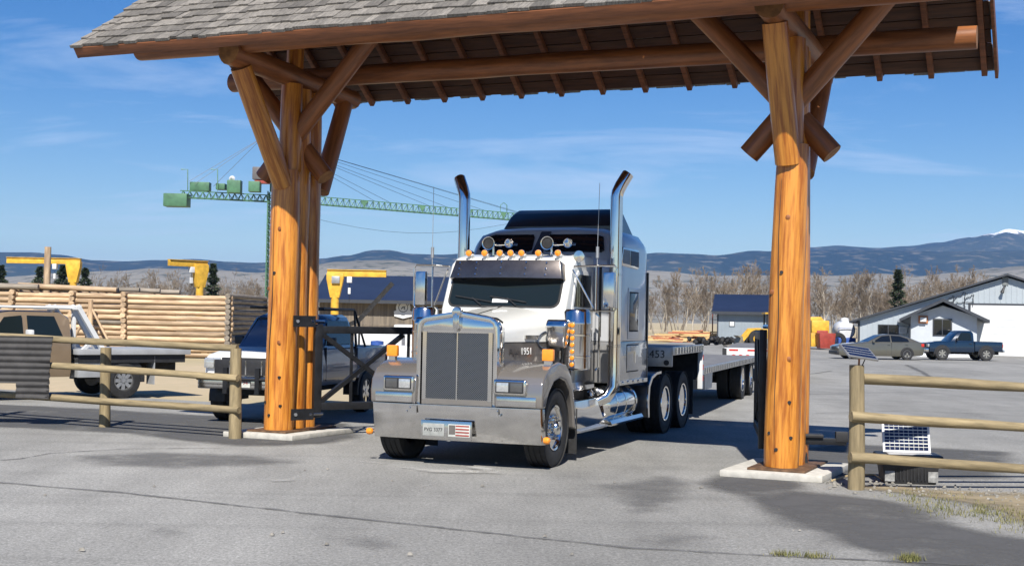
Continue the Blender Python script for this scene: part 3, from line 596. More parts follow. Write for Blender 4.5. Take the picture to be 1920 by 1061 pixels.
# ================================================================== STEEL SWING GATES
def swing_gate(name, label, hinge, direction, length, zs=(.42, 1.78)):
    rz = math.atan2(direction.y, direction.x); o = thing(name, label, 'gate', hinge, rz, 'black steel swing gates')
    z0, z1 = zs; MB().bb(0, .13, -.05, .05, z0 - .12, z1 + .02).build('hinge_stile', black_s, o, .006)
    MB().bb(length - .1, length, -.045, .045, z0, z1).build('end_stile', black_s, o, .006)
    MB().bb(.13, length - .1, -.043, .043, z1 - .13, z1 - .01).build('top_rail', black_s, o, .006); MB().bb(.13, length - .1, -.043, .043, z0, z0 + .12).build('bottom_rail', black_s, o, .006)
    h = length / 2
    for a, b in (((.13, z1 - .14), (h, z0 + .5)), ((.13, z0 + .13), (h * 1.35, z1 - .14)), ((h, z0 + .5), (length - .1, z0 + .14))):
        MB().tube([(a[0], 0, a[1]), (b[0], 0, b[1])], .05, 4).build('diagonal_brace', black_s, o)
    for x in (length * .28, length * .72): MB().bb(x - .02, x + .02, -.02, .02, z0 + .12, z1 - .13).build('picket', black_s, o)
    for z in (z0 - .06, z1 + .06):
        hb = MB().bb(-.40, -.02, -.10, -.085, z - .09, z + .09).build('hinge_bracket', black_s, o)
        MB().cyl((-.10, -.085, z), (.16, -.02, z), .03, n=8).build('hinge_pin', chrome_b, o)
        MB().cyl((-.33, -.12, z), (-.33, -.10, z), .028, n=6).build('bolt', steel_g, hb)
    return o
hl = gr(584, 818); swing_gate('swing_gate', 'open black steel gate leaf with diagonal braces beside the left log column', Vector((hl.x, hl.y + .05, 0)), Vector((.86, .52, 0)), 2.35)
hr = gr(1424, 880); swing_gate('swing_gate', 'open black steel gate leaf seen edge-on beside the right log column', Vector((hr.x + .10, hr.y + .35, 0)), Vector((.16, 1, 0)), 2.3, (.36, 1.84))
op = gr(1530, 886); go = thing('gate_opener', 'black gate opener arm on a bracket behind the right log column', 'gate opener', (op.x, op.y + .15, 0), R(-8))
MB().bb(-.18, .42, -.06, .06, .36, .45).build('motor_arm', black_s, go, .01); MB().bb(-.20, .12, -.10, .10, .45, .50).build('cover', black_p, go, .015); MB().bb(.28, .44, -.07, .07, .40, .54).build('end_box', black_p, go, .01)
MB().tube([(-.12, 0, .36), (-.10, -.05, .06)], .03, 5).build('leg', black_s, go); MB().bb(-.2, -.02, -.12, .08, .0, .06).build('foot', black_s, go)
MB().tube([(-.2, .0, .4), (-.3, -.05, .3), (-.27, -.06, .15), (-.33, -.02, .05)], .012, 5).build('cable', black_p, go)

# ================================================================== RAIL FENCES
def fence(label, posts, rails, hgt):
    o = thing('rail_fence', label, 'fence', (0, 0, 0), 0, 'split log rail fences')
    for p, h in posts: log(o, 'post', (p.x, p.y, -.05), (p.x + random.gauss(0, .008), p.y, h), .098, .088, fence_m, n=14, rings=12, rough=.07)
    for a, b in rails: log(o, 'rail', a, b, .064, .054, fence_m, n=12, rings=22, bend=.008, rough=.10)
    return o
pL1, pL2 = gr(196, 800), gr(440, 822); pL0 = pL1 + (pL1 - pL2) * 1.0
def rail_px(u0, v0, y0, u1, v1, y1): return (at(u0, v0, y0), at(u1, v1, y1))
fence('weathered log rail fence left of the gateway', [(pL0, 1.35), (pL1, 1.33), (pL2, 1.40)], [(at(-150, 622, pL0.y - .13), at(446, 655, pL2.y - .02)), (at(-150, 670, pL0.y - .13), at(447, 711, pL2.y - .13)), (at(-150, 727, pL0.y - .13), at(447, 770, pL2.y - .13))], 1.3)
pR1 = gr(1605, 917); fd = Vector((.93, .17, 0)).normalized(); pR2 = pR1 + fd * 2.9
fence('weathered log rail fence right of the gateway carrying a small solar panel', [(pR1, 1.47), (pR2, 1.42)], [(at(1617, 709, pR1.y), at(2010, 731, pR2.y)), (at(1596, 780, pR1.y - .12), at(2010, 806, pR2.y - .12)), (at(1594, 857, pR1.y - .12), at(2010, 886, pR2.y - .12))], 1.4)
# small solar panel on the post
so = thing('solar_panel', 'small tilted solar panel on top of the right fence post', 'solar panel', (pR1.x, pR1.y, 1.47), R(12))
mt = Matrix.Translation((.0, -.03, .15)) @ Matrix.Rotation(R(28), 4, 'X') @ Matrix.Rotation(R(8), 4, 'Y')
put('frame', MB().bb(-.2, .2, -.14, .14, -.012, .012).mesh('frame', steel_g, .003), so, mt); put('cells', MB().bb(-.18, .18, -.12, .12, .0, .0145).mesh('cells', solar_m), so, mt)
for i in range(3): put('cell_line', MB().bb(-.18, .18, -.002, .002, .0, .0155).mesh('cell_line', plate_m), so, mt @ Matrix.Translation((0, -.06 + .06 * i, 0)))
MB().tube([(.02, 0, 0), (.02, -.01, .14)], .012, 6).build('stem', orange_b, so); MB().tube([(.07, .01, .0), (.08, -.04, .08), (.04, -.02, .13)], .007, 5).build('wire', black_p, so)
# battery box with solar panel
bx = gr(1711, 908); bo = thing('battery_box', 'black plastic battery box with grey corner patches behind the right fence', 'box', (bx.x, bx.y + .2, 0), R(-6))
b = MB(); b.loft([[(-.31, -.17, .0), (.31, -.17, .0), (.31, .17, .0), (-.31, .17, .0)], [(-.35, -.2, .28), (.35, -.2, .28), (.35, .2, .28), (-.35, .2, .28)]]); b.build('tub', black_p, bo, .02)
MB().bb(-.385, .385, -.235, .235, .28, .36).build('lid', black_p, bo, .025); MB().bb(-.27, .27, -.19, .19, .361, .372).build('lid_panel', M('lid_grey', (.45, .45, .46), .5), bo, .005)
for x in (-.25, .27): MB().bb(x - .06, x + .06, -.192, -.17, .03, .16).build('corner_patch', M('grey_tape', (.36, .36, .35), .6, 0, .3, 15), bo, .006)
for i in range(9): MB().bb(-.17 + i * .043 - .006, -.17 + i * .043 + .006, -.197, -.18, .05, .2).build('rib', black_p, bo)
sp2 = thing('solar_panel', 'blue solar panel in a white frame leaning on the black battery box', 'solar panel', (bx.x - .02, bx.y + .2, .374), R(-6))
mt = Matrix.Translation((0, -.04, .0)) @ Matrix.Rotation(R(72), 4, 'X')
put('frame', MB().bb(-.29, .29, .0, .40, -.015, .012).mesh('frame', white_m, .004), sp2, mt); put('cells', MB().bb(-.262, .262, .028, .372, .0, .0145).mesh('cells', solar_m), sp2, mt)
for i in range(1, 9): put('cell_line', MB().bb(-.0022, .0022, .028, .372, .0, .0156).mesh('cell_line', plate_m), sp2, mt @ Matrix.Translation((-.262 + i * .0582, 0, 0)))
for i in range(1, 8): put('cell_line', MB().bb(-.262, .262, -.0035 if i % 2 else -.006, .0035 if i % 2 else .006, .0, .0156).mesh('cell_line', plate_m), sp2, mt @ Matrix.Translation((0, .028 + i * .043, 0)))
hp = [gr(1560, 905), gr(1585, 897), gr(1605, 893), gr(1640, 894), gr(1655, 903), gr(1668, 905)]
tag(MB().tube([p + Vector((0, 0, .03)) for p in hp], .012, 6).build('hose', hose_m), 'tan hose lying on the ground by the battery box', 'hose')
# dark corrugated sheet hung on the left fence
cs = MB(); x0, x1 = at(-60, 640, 21.2), at(106, 640, 21.3); nn = 90
def corr(t, z): p = x0.lerp(x1, t); return (p.x, p.y - .16 + .0 * t, z)
rows = []
for j in range(60):
    z = 1.50 - j * .0175; rows.append([(corr(t, z)[0], corr(t, z)[1] + .013 * math.sin(j * 1.05), z) for t in (0, .3, .6, .8, .97, 1.0 - j * .0012)])
cv = [p for r_ in rows for p in r_]; bt = [1.50 - 59 * .0175] * 6
cs.add(cv, [(j * 6 + i, j * 6 + i + 1, (j + 1) * 6 + i + 1, (j + 1) * 6 + i) for j in range(59) for i in range(5) if not (i < 2 and j > 44)])
so_ = cs.build('corrugated_sheet', corr_m, ang=70); sm = so_.modifiers.new('thick', 'SOLIDIFY'); sm.thickness = .01
tag(so_, 'dark corrugated sheet hung over the left rail fence', 'sheet')

# ================================================================== WHEELS
def tyre_prof(r, w, rim):  # (radius, offset)
    h = w / 2
    return [(rim, -h * .80), (rim + .02, -h * .94), (r * .88, -h), (r * .965, -h * .93), (r, -h * .74), (r, h * .74), (r * .965, h * .93), (r * .88, h), (rim + .02, h * .94), (rim, h * .80)]
def tyre_mesh(r, w, rim, tread=True, name='tyre'):
    b = MB().lathe(tyre_prof(r, w, rim), n=40, closed=True)
    if tread:
        for k in (-.42, -.14, .14, .42): b.lathe([(r * .99, w * (k - .1)), (r + .008, w * (k - .1)), (r + .008, w * (k + .1)), (r * .99, w * (k + .1))], n=40, closed=True)
    return b.mesh(name, black_r, ang=40)
def truck_wheel(parent, x, y, r, side, kind, name='wheel'):
    # kind: steer / drive (deep dish, dual)
    e = bpy.data.objects.new(name, tyre_mesh(r, .27, .30) if not hasattr(truck_wheel, 'm') else truck_wheel.m); truck_wheel.m = e.data
    COL.objects.link(e); e.parent = parent; e.location = (x, y, r)
    if side < 0: e.rotation_euler = (0, 0, math.pi)
    if kind == 'steer':
        b = MB().lathe([(.305, .09), (.30, .125), (.275, .12), (.255, .075), (.17, .085), (.15, .10), (.0, .10)], n=36); b.build('rim', chrome, e)
        for i in range(10):
            a = i * math.pi / 5; MB().cyl((.085, .143 * math.cos(a), .143 * math.sin(a)), (.155, .143 * math.cos(a), .143 * math.sin(a)), .020, .014, n=8).build('lug_nut', chrome, e)
            MB().cyl((.074, .215 * math.cos(a + .3), .215 * math.sin(a + .3)), (.0815, .215 * math.cos(a + .3), .215 * math.sin(a + .3)), .027, n=12).build('hand_hole', black_p, e)
        MB().lathe([(.10, .10), (.10, .15), (.085, .18), (.0, .19)], n=20).build('hub_cap', chrome, e)
    else:
        b = MB().lathe([(.305, .11), (.30, .135), (.275, .13), (.262, .0), (.25, -.07), (.12, -.085), (.11, -.06), (.0, -.06)], n=36); b.build('rim', chrome, e)
        MB().lathe([(.115, -.085), (.115, .02), (.10, .05), (.0, .055)], n=16).build('hub_cap', chrome_b, e)
        for i in range(10): a = i * math.pi / 5; MB().cyl((-.08, .15 * math.cos(a), .15 * math.sin(a)), (-.045, .15 * math.cos(a), .15 * math.sin(a)), .018, n=6).build('lug_nut', chrome_b, e)
        i2 = put('inner_tyre', truck_wheel.m, e, Matrix.Translation((-.33, 0, 0)))
    return e

# ================================================================== SEMI TRUCK (local: x driver's side, y rearward, z up)
TY = .3665; tk = thing('semi_truck', 'pewter and white long-nose semi truck with tall chrome stacks under the gateway', 'truck', (-.4753, 17.1378, 0), -TY)
P = lambda name, mb, mat, par=None, bev=0, **k: mb.build(name, mat, par or tk, bev, **k)
P('chassis', MB().bb(-.43, -.33, -.55, 8.1, .62, .90).bb(.33, .43, -.55, 8.1, .62, .90).bb(-.4, .4, -.3, .3, .35, .62).bb(-.33, .33, 2.4, 2.7, .6, .85).bb(-.9, .9, 5.7, 5.95, .42, .62).bb(-.9, .9, 7.03, 7.27, .42, .62).bb(-.8, .8, .95, 4.0, .55, .98), under_m)
P('fifth_wheel', MB().cyl((0, 6.5, 1.0), (0, 6.5, 1.12), .48, n=20).bb(-.4, .4, 6.2, 6.9, .9, 1.0), under_m)
# bumper
bp = [(-1.22, -.60), (-1.19, -.69), (-.7, -.725), (0, -.735), (.7, -.725), (1.19, -.69), (1.22, -.60), (1.15, -.60), (1.12, -.645), (.7, -.675), (0, -.685), (-.7, -.675), (-1.12, -.645), (-1.15, -.60)]
bmp = P('bumper', MB().loft([[(x, y + .075, .335) for x, y in bp], [(x, y, .80) for x, y in bp]]), chrome_b, None, .008)
for s_ in (-1, 1):
    P('marker_light', MB().lathe([(.0, -.05), (.04, -.035), (.048, 0), (.04, .035), (0, .05)], (s_ * 1.262, -.62, .40), (1, 0, 0), 14), amber, bmp)
    P('tow_hook_plate', MB().bb(s_ * .58 - .06, s_ * .58 + .06, -.745, -.733, .68, .78).cyl((s_ * .62, -.76, .75), (s_ * .62, -.73, .75), .015, n=8).cyl((s_ * .66, -.76, .70), (s_ * .66, -.73, .70), .015, n=8), chrome_b, bmp)
plh = P('plate_holder', MB().bb(-.44, .28, -.765, -.737, .355, .60), chrome_b, bmp, .006)
P('licence_plate', MB().bb(-.41, -.105, -.772, -.764, .40, .56), M('plate_grey', (.34, .35, .33), .5, 0, .15, 12), plh, .004)
fp = P('flag_plate', MB().bb(-.045, .26, -.772, -.764, .40, .56), plate_m, plh, .004)
def facing(x, y, z): return Matrix.Translation((x, y, z)) @ Matrix.Rotation(R(90), 4, 'X')
text('plate_lettering', 'PVG 3377', .064, ink, plh, facing(-.257, -.7735, .48))
# flag plate: stripes and canton are print, laid as thin sheets
for i in range(4): P('stripe', MB().bb(.06, .25, -.7745, -.771, .412 + i * .04, .43 + i * .04), red_m, plh)
P('canton', MB().bb(-.035, .055, -.7745, -.771, .43, .55), M('eagle_brown', (.12, .11, .10), .6), plh)
# grille
gy = -.62
P('grille_mesh', MB().bb(-.50, .50, gy, gy + .03, .86, 1.74), grille_m)
P('grille_tray', MB().bb(-.50, .50, gy - .012, gy + .02, .80, .875), pewter)
for x in (-.47, .47): P('grille_bar', MB().bb(x - .028, x + .028, gy - .015, gy + .0, .86, 1.76), chrome)
P('grille_bar', MB().bb(-.008, .008, gy - .014, gy, .86, 1.75), chrome)
gt = [(-.52, 1.74), (.52, 1.74), (.53, 1.86), (.47, 1.895), (0, 1.965), (-.47, 1.895), (-.53, 1.86)]
P('grille_crown', MB().prism(gt, 'y', gy - .005, gy + .05), chrome, None, .012)
go_ = [(-.575, .79), (-.575, 1.83), (-.55, 1.905), (-.47, 1.955), (0, 2.03), (.47, 1.955), (.55, 1.905), (.575, 1.83), (.575, .79)]
gi = [(-.515, .79), (-.515, 1.82), (-.50, 1.865), (-.45, 1.895), (0, 1.965), (.45, 1.895), (.50, 1.865), (.515, 1.82), (.515, .79)]
sh = MB(); n9 = 9; fr = []
for y in (gy - .035, gy + .22): fr.append([(q[0], y, q[1]) for q in go_]); fr.append([(q[0], y, q[1]) for q in gi])
vs = fr[0] + fr[1] + fr[2] + fr[3]; fs = []
for i in range(n9 - 1): fs += [(i, i + 1, n9 + i + 1, n9 + i), (i, 2 * n9 + i, 2 * n9 + i + 1, i + 1), (n9 + i, n9 + i + 1, 3 * n9 + i + 1, 3 * n9 + i), (2 * n9 + i, 3 * n9 + i, 3 * n9 + i + 1, 2 * n9 + i + 1)]
fs += [(0, n9, 3 * n9, 2 * n9), (n9 - 1, 3 * n9 - 1, 4 * n9 - 1, 2 * n9 - 1)]
P('grille_shell', sh.add(vs, fs), chrome, None, .012)
P('hood_ornament', MB().bb(-.045, .045, gy - .075, gy + .0, 1.80, 1.99).cyl((0, gy - .075, 2.02), (0, gy + .02, 2.02), .062, n=16).bb(-.02, .02, gy - .085, gy - .03, 1.76, 2.0), chrome_b, None, .008)
# hood: cross sections from the grille back to the cowl
def hood_ring(y, w, ztop, zlo, crown):
    r_ = .16; pts = [(-w, y, zlo), (-w, y, ztop - r_ - crown * .3)]
    for a in (20, 45, 70): pts.append((-w + r_ * (1 - math.cos(R(a))), y, ztop - r_ - crown * .3 + r_ * math.sin(R(a))))
    for t in (-.6, -.3, 0, .3, .6): pts.append((t * (w - r_), y, ztop + crown * (1 - (t / .9) ** 2) - crown * .3))
    for a in (70, 45, 20): pts.append((w - r_ * (1 - math.cos(R(a))), y, ztop - r_ - crown * .3 + r_ * math.sin(R(a))))
    pts += [(w, y, ztop - r_ - crown * .3), (w, y, zlo)]
    return pts
st = [(-.42, .545, 1.90, .05), (-.1, .60, 1.935, .06), (.3, .70, 1.98, .07), (.7, .82, 2.03, .07), (.98, .90, 2.075, .06)]
P('hood', MB().loft([hood_ring(y, w, z, 1.63, c) for y, w, z, c in st]), white_p, None, 0, ang=50)
P('hood_side', MB().loft([[(-w * 1.001, y, 1.08), (-w * 1.001, y, 1.63), (w * 1.001, y, 1.63), (w * 1.001, y, 1.08)] for y, w, z, c in st]), pewter_d, None, 0)
P('hood_ridge', MB().tube([(0, -.40, 1.938), (0, -.1, 1.978), (0, .3, 2.03), (0, .7, 2.082), (0, .97, 2.122)], .009, 5), chrome_b)
for s_ in (-1, 1):
    P('hood_seam', MB().tube([(s_ * .547, -.41, 1.631), (s_ * .602, -.1, 1.631), (s_ * .702, .3, 1.631), (s_ * .822, .7, 1.631), (s_ * .902, .975, 1.631)], .006, 4), black_p)
    P('hood_latch', MB().box((s_ * .90, .93, 1.45), (.03, .05, .12)), chrome)
    P('cowl_seam', MB().tube([(s_ * .905, .985, 1.1), (s_ * .905, .985, 1.9), (s_ * .80, .985, 2.06)], .006, 4), black_p)
hs_m = Matrix.Translation((.70, .27, 1.52)) @ Matrix.Rotation(R(90) - math.atan2(.30, 1.08) * 0 , 4, 'Z') @ Matrix.Rotation(R(90), 4, 'X')
def side_m(x, y, z, yaw): return Matrix.Translation((x, y, z)) @ Matrix.Rotation(R(90) + yaw, 4, 'Z') @ Matrix.Rotation(R(90), 4, 'X')
hy = -math.atan(.27)
text('hood_lettering', 'Flight', .12, M('script_grey', (.05, .045, .045), .5), tk, side_m(.615, -.12, 1.50, hy))
text('hood_number', '1951', .135, cream_ink, tk, side_m(.675, .16, 1.505, hy))
P('hood_emblem', MB().box((0, 0, 0), (.02, .32, .05)), chrome_b).matrix_basis = Matrix.Translation((.71, .27, 1.70)) @ Matrix.Rotation(hy, 4, 'Z')
sw = []
for i in range(26): a = i / 25 * 5.2 + .5; rr = .30 - .009 * i; sw.append((.79 + .27 * (rr * math.cos(a)) * 1.0 + .012, .62 + rr * math.cos(a) * 1.15, 1.62 + rr * .62 * math.sin(a)))
P('scroll_stripe', MB().tube(sw, .011, 5), slate_p)
# fenders
fo = [(-.70, .80), (-.71, .97), (-.68, 1.12), (-.58, 1.24), (-.35, 1.335), (-.05, 1.385), (.25, 1.345), (.48, 1.19), (.62, .88), (.71, .46), (.645, .46), (.58, .75), (.45, .98), (.25, 1.12), (0, 1.165), (-.25, 1.12), (-.44, .98), (-.56, .80)]
for s_ in (-1, 1):
    fe = P('fender', MB().prism(fo, 'x', s_ * .56, s_ * 1.22), pewter, None, .055, seg=3)
    P('fender_liner', MB().prism([(-.5, .85), (-.5, 1.1), (.5, 1.1), (.5, .85)], 'x', s_ * .5, s_ * .62), under_m)
    hx = s_ * .79
    hd = P('headlight', MB().bb(hx - .225, hx + .225, -.755, -.69, .965, 1.165), chrome, fe, .03, seg=3)
    P('lamp_bowl', MB().bb(hx - .195, hx + .195, -.759, -.74, .99, 1.14), black_p, hd, .015)
    for k, mm in ((-.095, lamp_g), (.095, M('lamp_dim', (.10, .10, .10), .15, .2))) if s_ > 0 else ((.095, lamp_g), (-.095, MATS['lamp_dim'] if 'lamp_dim' in MATS else M('lamp_dim', (.10, .10, .10), .15, .2))):
        P('lamp', MB().bb(hx + k - .082, hx + k + .082, -.765, -.75, 1.005, 1.125), mm, hd, .012)
    P('fender_panel', MB().bb(s_ * .60, s_ * 1.14, -.722, -.70, .815, .945), chrome_b, fe, .008)
    ts = P('turn_signal', MB().bb(s_ * 1.13 - .08, s_ * 1.13 + .08, -.28, -.20, 1.40, 1.555), amber, fe, .02)
    P('stalk', MB().bb(s_ * 1.13 - .05, s_ * 1.13 + .05, -.27, -.21, 1.33, 1.401), chrome, ts)
    truck_wheel(tk, s_ * 1.035, 0, .515, s_, 'steer')
    P('mud_flap', MB().bb(s_ * .9, s_ * 1.2, .80, .815, .10, .72), black_r)
# cab
def profx(name, prof, x0, x1, mat, bev=0, **k): return P(name, MB().prism(prof, 'x', x0, x1), mat, None, bev, **k)
profx('cab_lower', [(.98, 1.0), (.98, 1.63), (2.3, 1.63), (2.3, 1.0)], -.95, .95, pewter_d, .02)
profx('cab', [(.93, 1.632), (.93, 2.08), (1.20, 2.60), (1.27, 2.74), (1.42, 2.83), (1.75, 2.90), (2.3, 2.90), (2.3, 1.632)], -.95, .95, white_p, .07, seg=3)
a_ = math.atan2(.27, .52); wm = Matrix.Translation((0, 1.055, 2.335)) @ Matrix.Rotation(-a_, 4, 'X')
ws = P('windshield', MB().prism(rrect(-.83, .83, -.235, .26, .10), 'y', -.012, .02), glass_m); ws.matrix_basis = wm
gk = P('windshield_gasket', MB().prism(rrect(-.86, .86, -.262, .285, .12), 'y', -.006, .015), black_r); gk.matrix_basis = wm
for sx in (-.42, .12):
    w_ = P('wiper', MB().tube([(sx + .1, -.03, -.24), (sx - .05, -.04, -.13)], .009, 5).tube([(sx - .32, -.035, -.10), (sx + .25, -.035, -.19)], .008, 5), black_p); w_.matrix_basis = wm
wp = P('dash_paper', MB().bb(-.16, .08, -.018, -.013, -.19, -.13), white_m, ws)
vm = Matrix.Translation((0, 1.07, 2.655)) @ Matrix.Rotation(R(-17), 4, 'X')
vs_ = P('visor', MB().loft([[(-.90, .17, -.135), (-.86, .0, -.135), (0, -.07, -.15), (.86, .0, -.135), (.90, .17, -.135), (0, .12, -.13)], [(-.84, .25, .135), (-.80, .0, .135), (0, -.05, .125), (.80, .0, .135), (.84, .25, .135), (0, .2, .13)]]), visor_m, None, .006); vs_.matrix_basis = vm
for x in (-.72, -.45, -.05, .32, .62):
    for z in (-.09, 0, .09): MB().cyl((x, -.075 + abs(x) * .075 - .006, z), (x, -.03 + abs(x) * .07, z), .012, n=6).build('rivet', chrome_b, vs_)
for x in (-.69, -.44, -.2, -.03, .14, .40, .70):
    lt = P('roof_light', MB().lathe([(.0, .16), (.028, .13), (.045, .05), (.052, 0), (.05, -.02), (.0, -.02)], (x, 1.34, 2.90), (0, 1, -.0), 14), chrome)
    P('lens', MB().lathe([(.047, 0), (.042, .02), (.0, .032)], (x, 1.322, 2.90), (0, -1, 0), 14), amber, lt)
    P('mount', MB().bb(x - .03, x + .03, 1.35, 1.44, 2.80, 2.87), white_p, lt)
for x in (-.42, .50):
    hn_ = P('air_horn', MB().lathe([(.0, .50), (.022, .50), (.025, .25), (.045, .1), (.095, .0), (.10, -.01), (.088, -.008), (.03, .1), (.0, .12)], (x, 1.42, 3.05), (0, 1, 0), 20), chrome)
    P('mount', MB().bb(x - .015, x + .015, 1.62, 1.66, 2.88, 3.04), chrome_b, hn_); P('throat', MB().cyl((x, 1.425, 3.05), (x, 1.445, 3.05), .074, n=18), under_m, hn_)
    P('air_horn', MB().lathe([(.0, .32), (.018, .32), (.02, .16), (.032, .06), (.07, .0), (.06, .004), (.02, .08), (.0, .09)], (x + .27, 1.56, 3.06), (0, 1, 0), 18), chrome)
    P('horn_bracket', MB().tube([(x, 1.66, 3.04), (x + .27, 1.66, 3.05)], .012, 5), chrome_b)
for s_ in (-1, 1):
    dr = P('door', MB().prism([(1.22, 1.06), (1.22, 2.10), (1.38, 2.56), (1.50, 2.66), (2.16, 2.66), (2.16, 1.06)], 'x', s_ * .945, s_ * .962), white_p, None, .006)
    P('door_lower', MB().bb(s_ * .95, s_ * .966, 1.22, 2.16, 1.06, 1.628), pewter_d, dr)
    P('door_window', MB().prism([(1.30, 2.13), (1.45, 2.56), (1.54, 2.60), (2.08, 2.60), (2.08, 2.13)], 'x', s_ * .955, s_ * .970), glass_d, dr)
    P('door_handle', MB().bb(s_ * .965, s_ * .99, 1.98, 2.12, 1.80, 1.83), chrome, dr)
    # air cleaner
    ac = P('air_cleaner', MB().lathe([(.0, 0), (.15, 0), (.19, .03), (.19, .62), (.195, .63), (.195, .66), (.19, .67), (.19, .80), (.16, .84), (.0, .85)], (s_ * 1.16, .86, 1.25), (0, 0, 1), 32), chrome_b)
    for z in (1.42, 1.72): P('band', MB().lathe([(.19, 0), (.195, .005), (.195, .025), (.19, .03)], (s_ * 1.16, .86, z), (0, 0, 1), 32, True), chrome_b, ac)
    strip = P('light_strip', MB().bb(s_ * 1.16 - .035, s_ * 1.16 + .035, .655, .675, 1.28, 1.92), chrome_b, ac)
    for i in range(7): P('amber_light', MB().lathe([(.033, 0), (.028, .016), (.0, .024)], (s_ * 1.16, .655, 1.33 + i * .09), (0, -1, 0), 14), amber, strip)
    P('intake_scoop', MB().loft([[(s_ * .99 - .13, .50, 1.58), (s_ * .99 + .11, .50, 1.55), (s_ * .99 + .11, .64, 1.55), (s_ * .99 - .13, .64, 1.58)], [(s_ * .99 - .15, .42, 1.86), (s_ * .99 + .15, .42, 1.86), (s_ * .99 + .15, .66, 1.86), (s_ * .99 - .15, .66, 1.86)], [(s_ * .99 - .14, .47, 1.945), (s_ * .99 + .15, .47, 1.945), (s_ * .99 + .15, .66, 1.945), (s_ * .99 - .14, .66, 1.945)]]), chrome, None, .03, seg=3)
    # mirrors
    mx = s_ * 1.47; my = 1.34
    mi = P('mirror_head', MB().bb(mx - .085, mx + .085, my - .03, my + .07, 2.12, 2.63), chrome_b, None, .03, seg=2)
    P('mirror_glass', MB().bb(mx - .07, mx + .07, my + .071, my + .075, 2.14, 2.61), glass_d, mi)
    P('mirror_bracket', MB().tube([(s_ * .97, 1.25, 2.70), (s_ * 1.3, my, 2.72), (s_ * 1.55, my, 2.72), (s_ * 1.58, my, 2.68), (s_ * 1.58, my, 2.12), (s_ * 1.55, my, 2.08), (s_ * 1.3, my, 2.08), (s_ * .97, 1.25, 2.06)], .014, 6).tube([(s_ * 1.28, my, 2.73), (s_ * 1.28, my, 2.06)], .014, 6).tube([(s_ * .97, 1.2, 2.66), (s_ * 1.24, my, 2.12)], .013, 6).tube([(s_ * .97, 1.6, 2.08), (s_ * 1.28, my, 2.08)], .012, 6), chrome, mi)
    P('antenna', MB().tube([(s_ * 1.29, my, 2.72), (s_ * 1.29, my, 2.83)], .008, 5).cyl((s_ * 1.29, my, 2.83), (s_ * 1.29, my, 2.99), .024, n=10).tube([(s_ * 1.29, my, 2.99), (s_ * 1.30, my + .02, 3.9)], .0045, 4), steel_g, mi)
    # exhaust stack
    sx = s_ * 1.245; sy = 2.42
    cv_ = [(sx, sy, 1.15), (sx, sy, 3.72)]; tipdir = Vector((s_ * .55, .35, .78))
    tip = [(sx, sy, 3.72), (sx, sy, 3.80), (sx + s_ * .012, sy + .01, 3.88), (sx + s_ * .05, sy + .035, 3.98), (sx + s_ * .10, sy + .07, 4.08), (sx + s_ * .14, sy + .10, 4.16)]
    stk = P('exhaust_stack', MB().tube([(s_ * .75, 2.15, .72), (s_ * 1.0, 2.25, .72), (s_ * 1.16, 2.34, .80), (sx, 2.40, .95), (sx, sy, 1.15), (sx, sy, 1.5), (sx, sy, 2.3), (sx, sy, 3.0)] + tip[1:], [.07, .085, .092, .094, .094, .094, .094, .094, .094, .094, .094, .093, .092], 24), chrome, None, 0)
    P('stack_mouth', MB().cyl(Vector(tip[-1]) - Vector((s_ * .004, .003, .006)), Vector(tip[-1]) + Vector((s_ * .003, .002, .005)), .080, n=20), under_m, stk)
    for z in (1.55, 2.62): P('stack_clamp', MB().lathe([(.094, 0), (.102, .004), (.102, .03), (.094, .034)], (sx, sy, z), (0, 0, 1), 20, True).bb(s_ * 1.15 - .02, s_ * 1.15 + .02, 2.40, 2.50, z, z + .03), chrome_b, stk)
    # tank, steps, fairings
    tn = P('fuel_tank', MB().lathe([(.0, 0), (.22, 0), (.28, .04), (.285, .06), (.285, 1.58), (.28, 1.60), (.22, 1.64), (.0, 1.64)], (s_ * .93, 2.35, .66), (0, 1, 0), 40), chrome_b)
    for y in (2.75, 3.25, 3.8): P('tank_strap', MB().lathe([(.286, 0), (.291, .002), (.291, .058), (.286, .06)], (s_ * .93, y, .66), (0, 1, 0), 40, True), chrome, tn)
    P('tank_step', MB().prism([(s_ * .98, .37), (s_ * 1.24, .37), (s_ * 1.25, .40), (s_ * 1.22, .45), (s_ * 1.0, .47)], 'y', 2.35, 4.15), chrome)
    stp = P('step_box', MB().prism([(.72, .50), (.86, .37), (2.1, .36), (2.22, .40), (1.75, .82), (.72, .82)], 'x', s_ * .55, s_ * 1.19), chrome, None, .012)
    P('step_tread', MB().bb(s_ * .9, s_ * 1.245, .84, 2.16, .385, .41), alu, stp); P('step_lamp', MB().lathe([(.0, -.05), (.05, -.03), (.06, .02), (.0, .06)], (s_ * 1.1, 1.75, .88), (0, 0, 1), 14), chrome, stp)
    P('cab_skirt', MB().bb(s_ * .93, s_ * .975, 1.0, 2.3, .93, 1.05), chrome_b)
    P('grab_bar', MB().tube([(s_ * 1.0, 2.24, 1.2), (s_ * 1.06, 2.24, 1.25), (s_ * 1.06, 2.24, 2.0), (s_ * 1.0, 2.24, 2.05)], .016, 6), chrome)
    if s_ > 0: P('spot_lamp', MB().lathe([(.0, .09), (.05, .07), (.085, .0), (.08, -.01), (.0, -.015)], (s_ * .99, 1.42, 2.86), (0, 1, 0), 18), chrome)
    # rear
    for y in (5.83, 7.15): truck_wheel(tk, s_ * 1.065, y, .515, s_, 'drive')
    qf = [(4.42, .36), (4.36, .62), (4.42, .88), (4.62, 1.03), (4.95, 1.09), (5.25, 1.10), (5.25, 1.06), (4.96, 1.05), (4.68, .99), (4.52, .86), (4.47, .62), (4.5, .36)]
    P('quarter_fender', MB().prism(qf, 'x', s_ * .70, s_ * 1.24), fairing_m, None, .02)
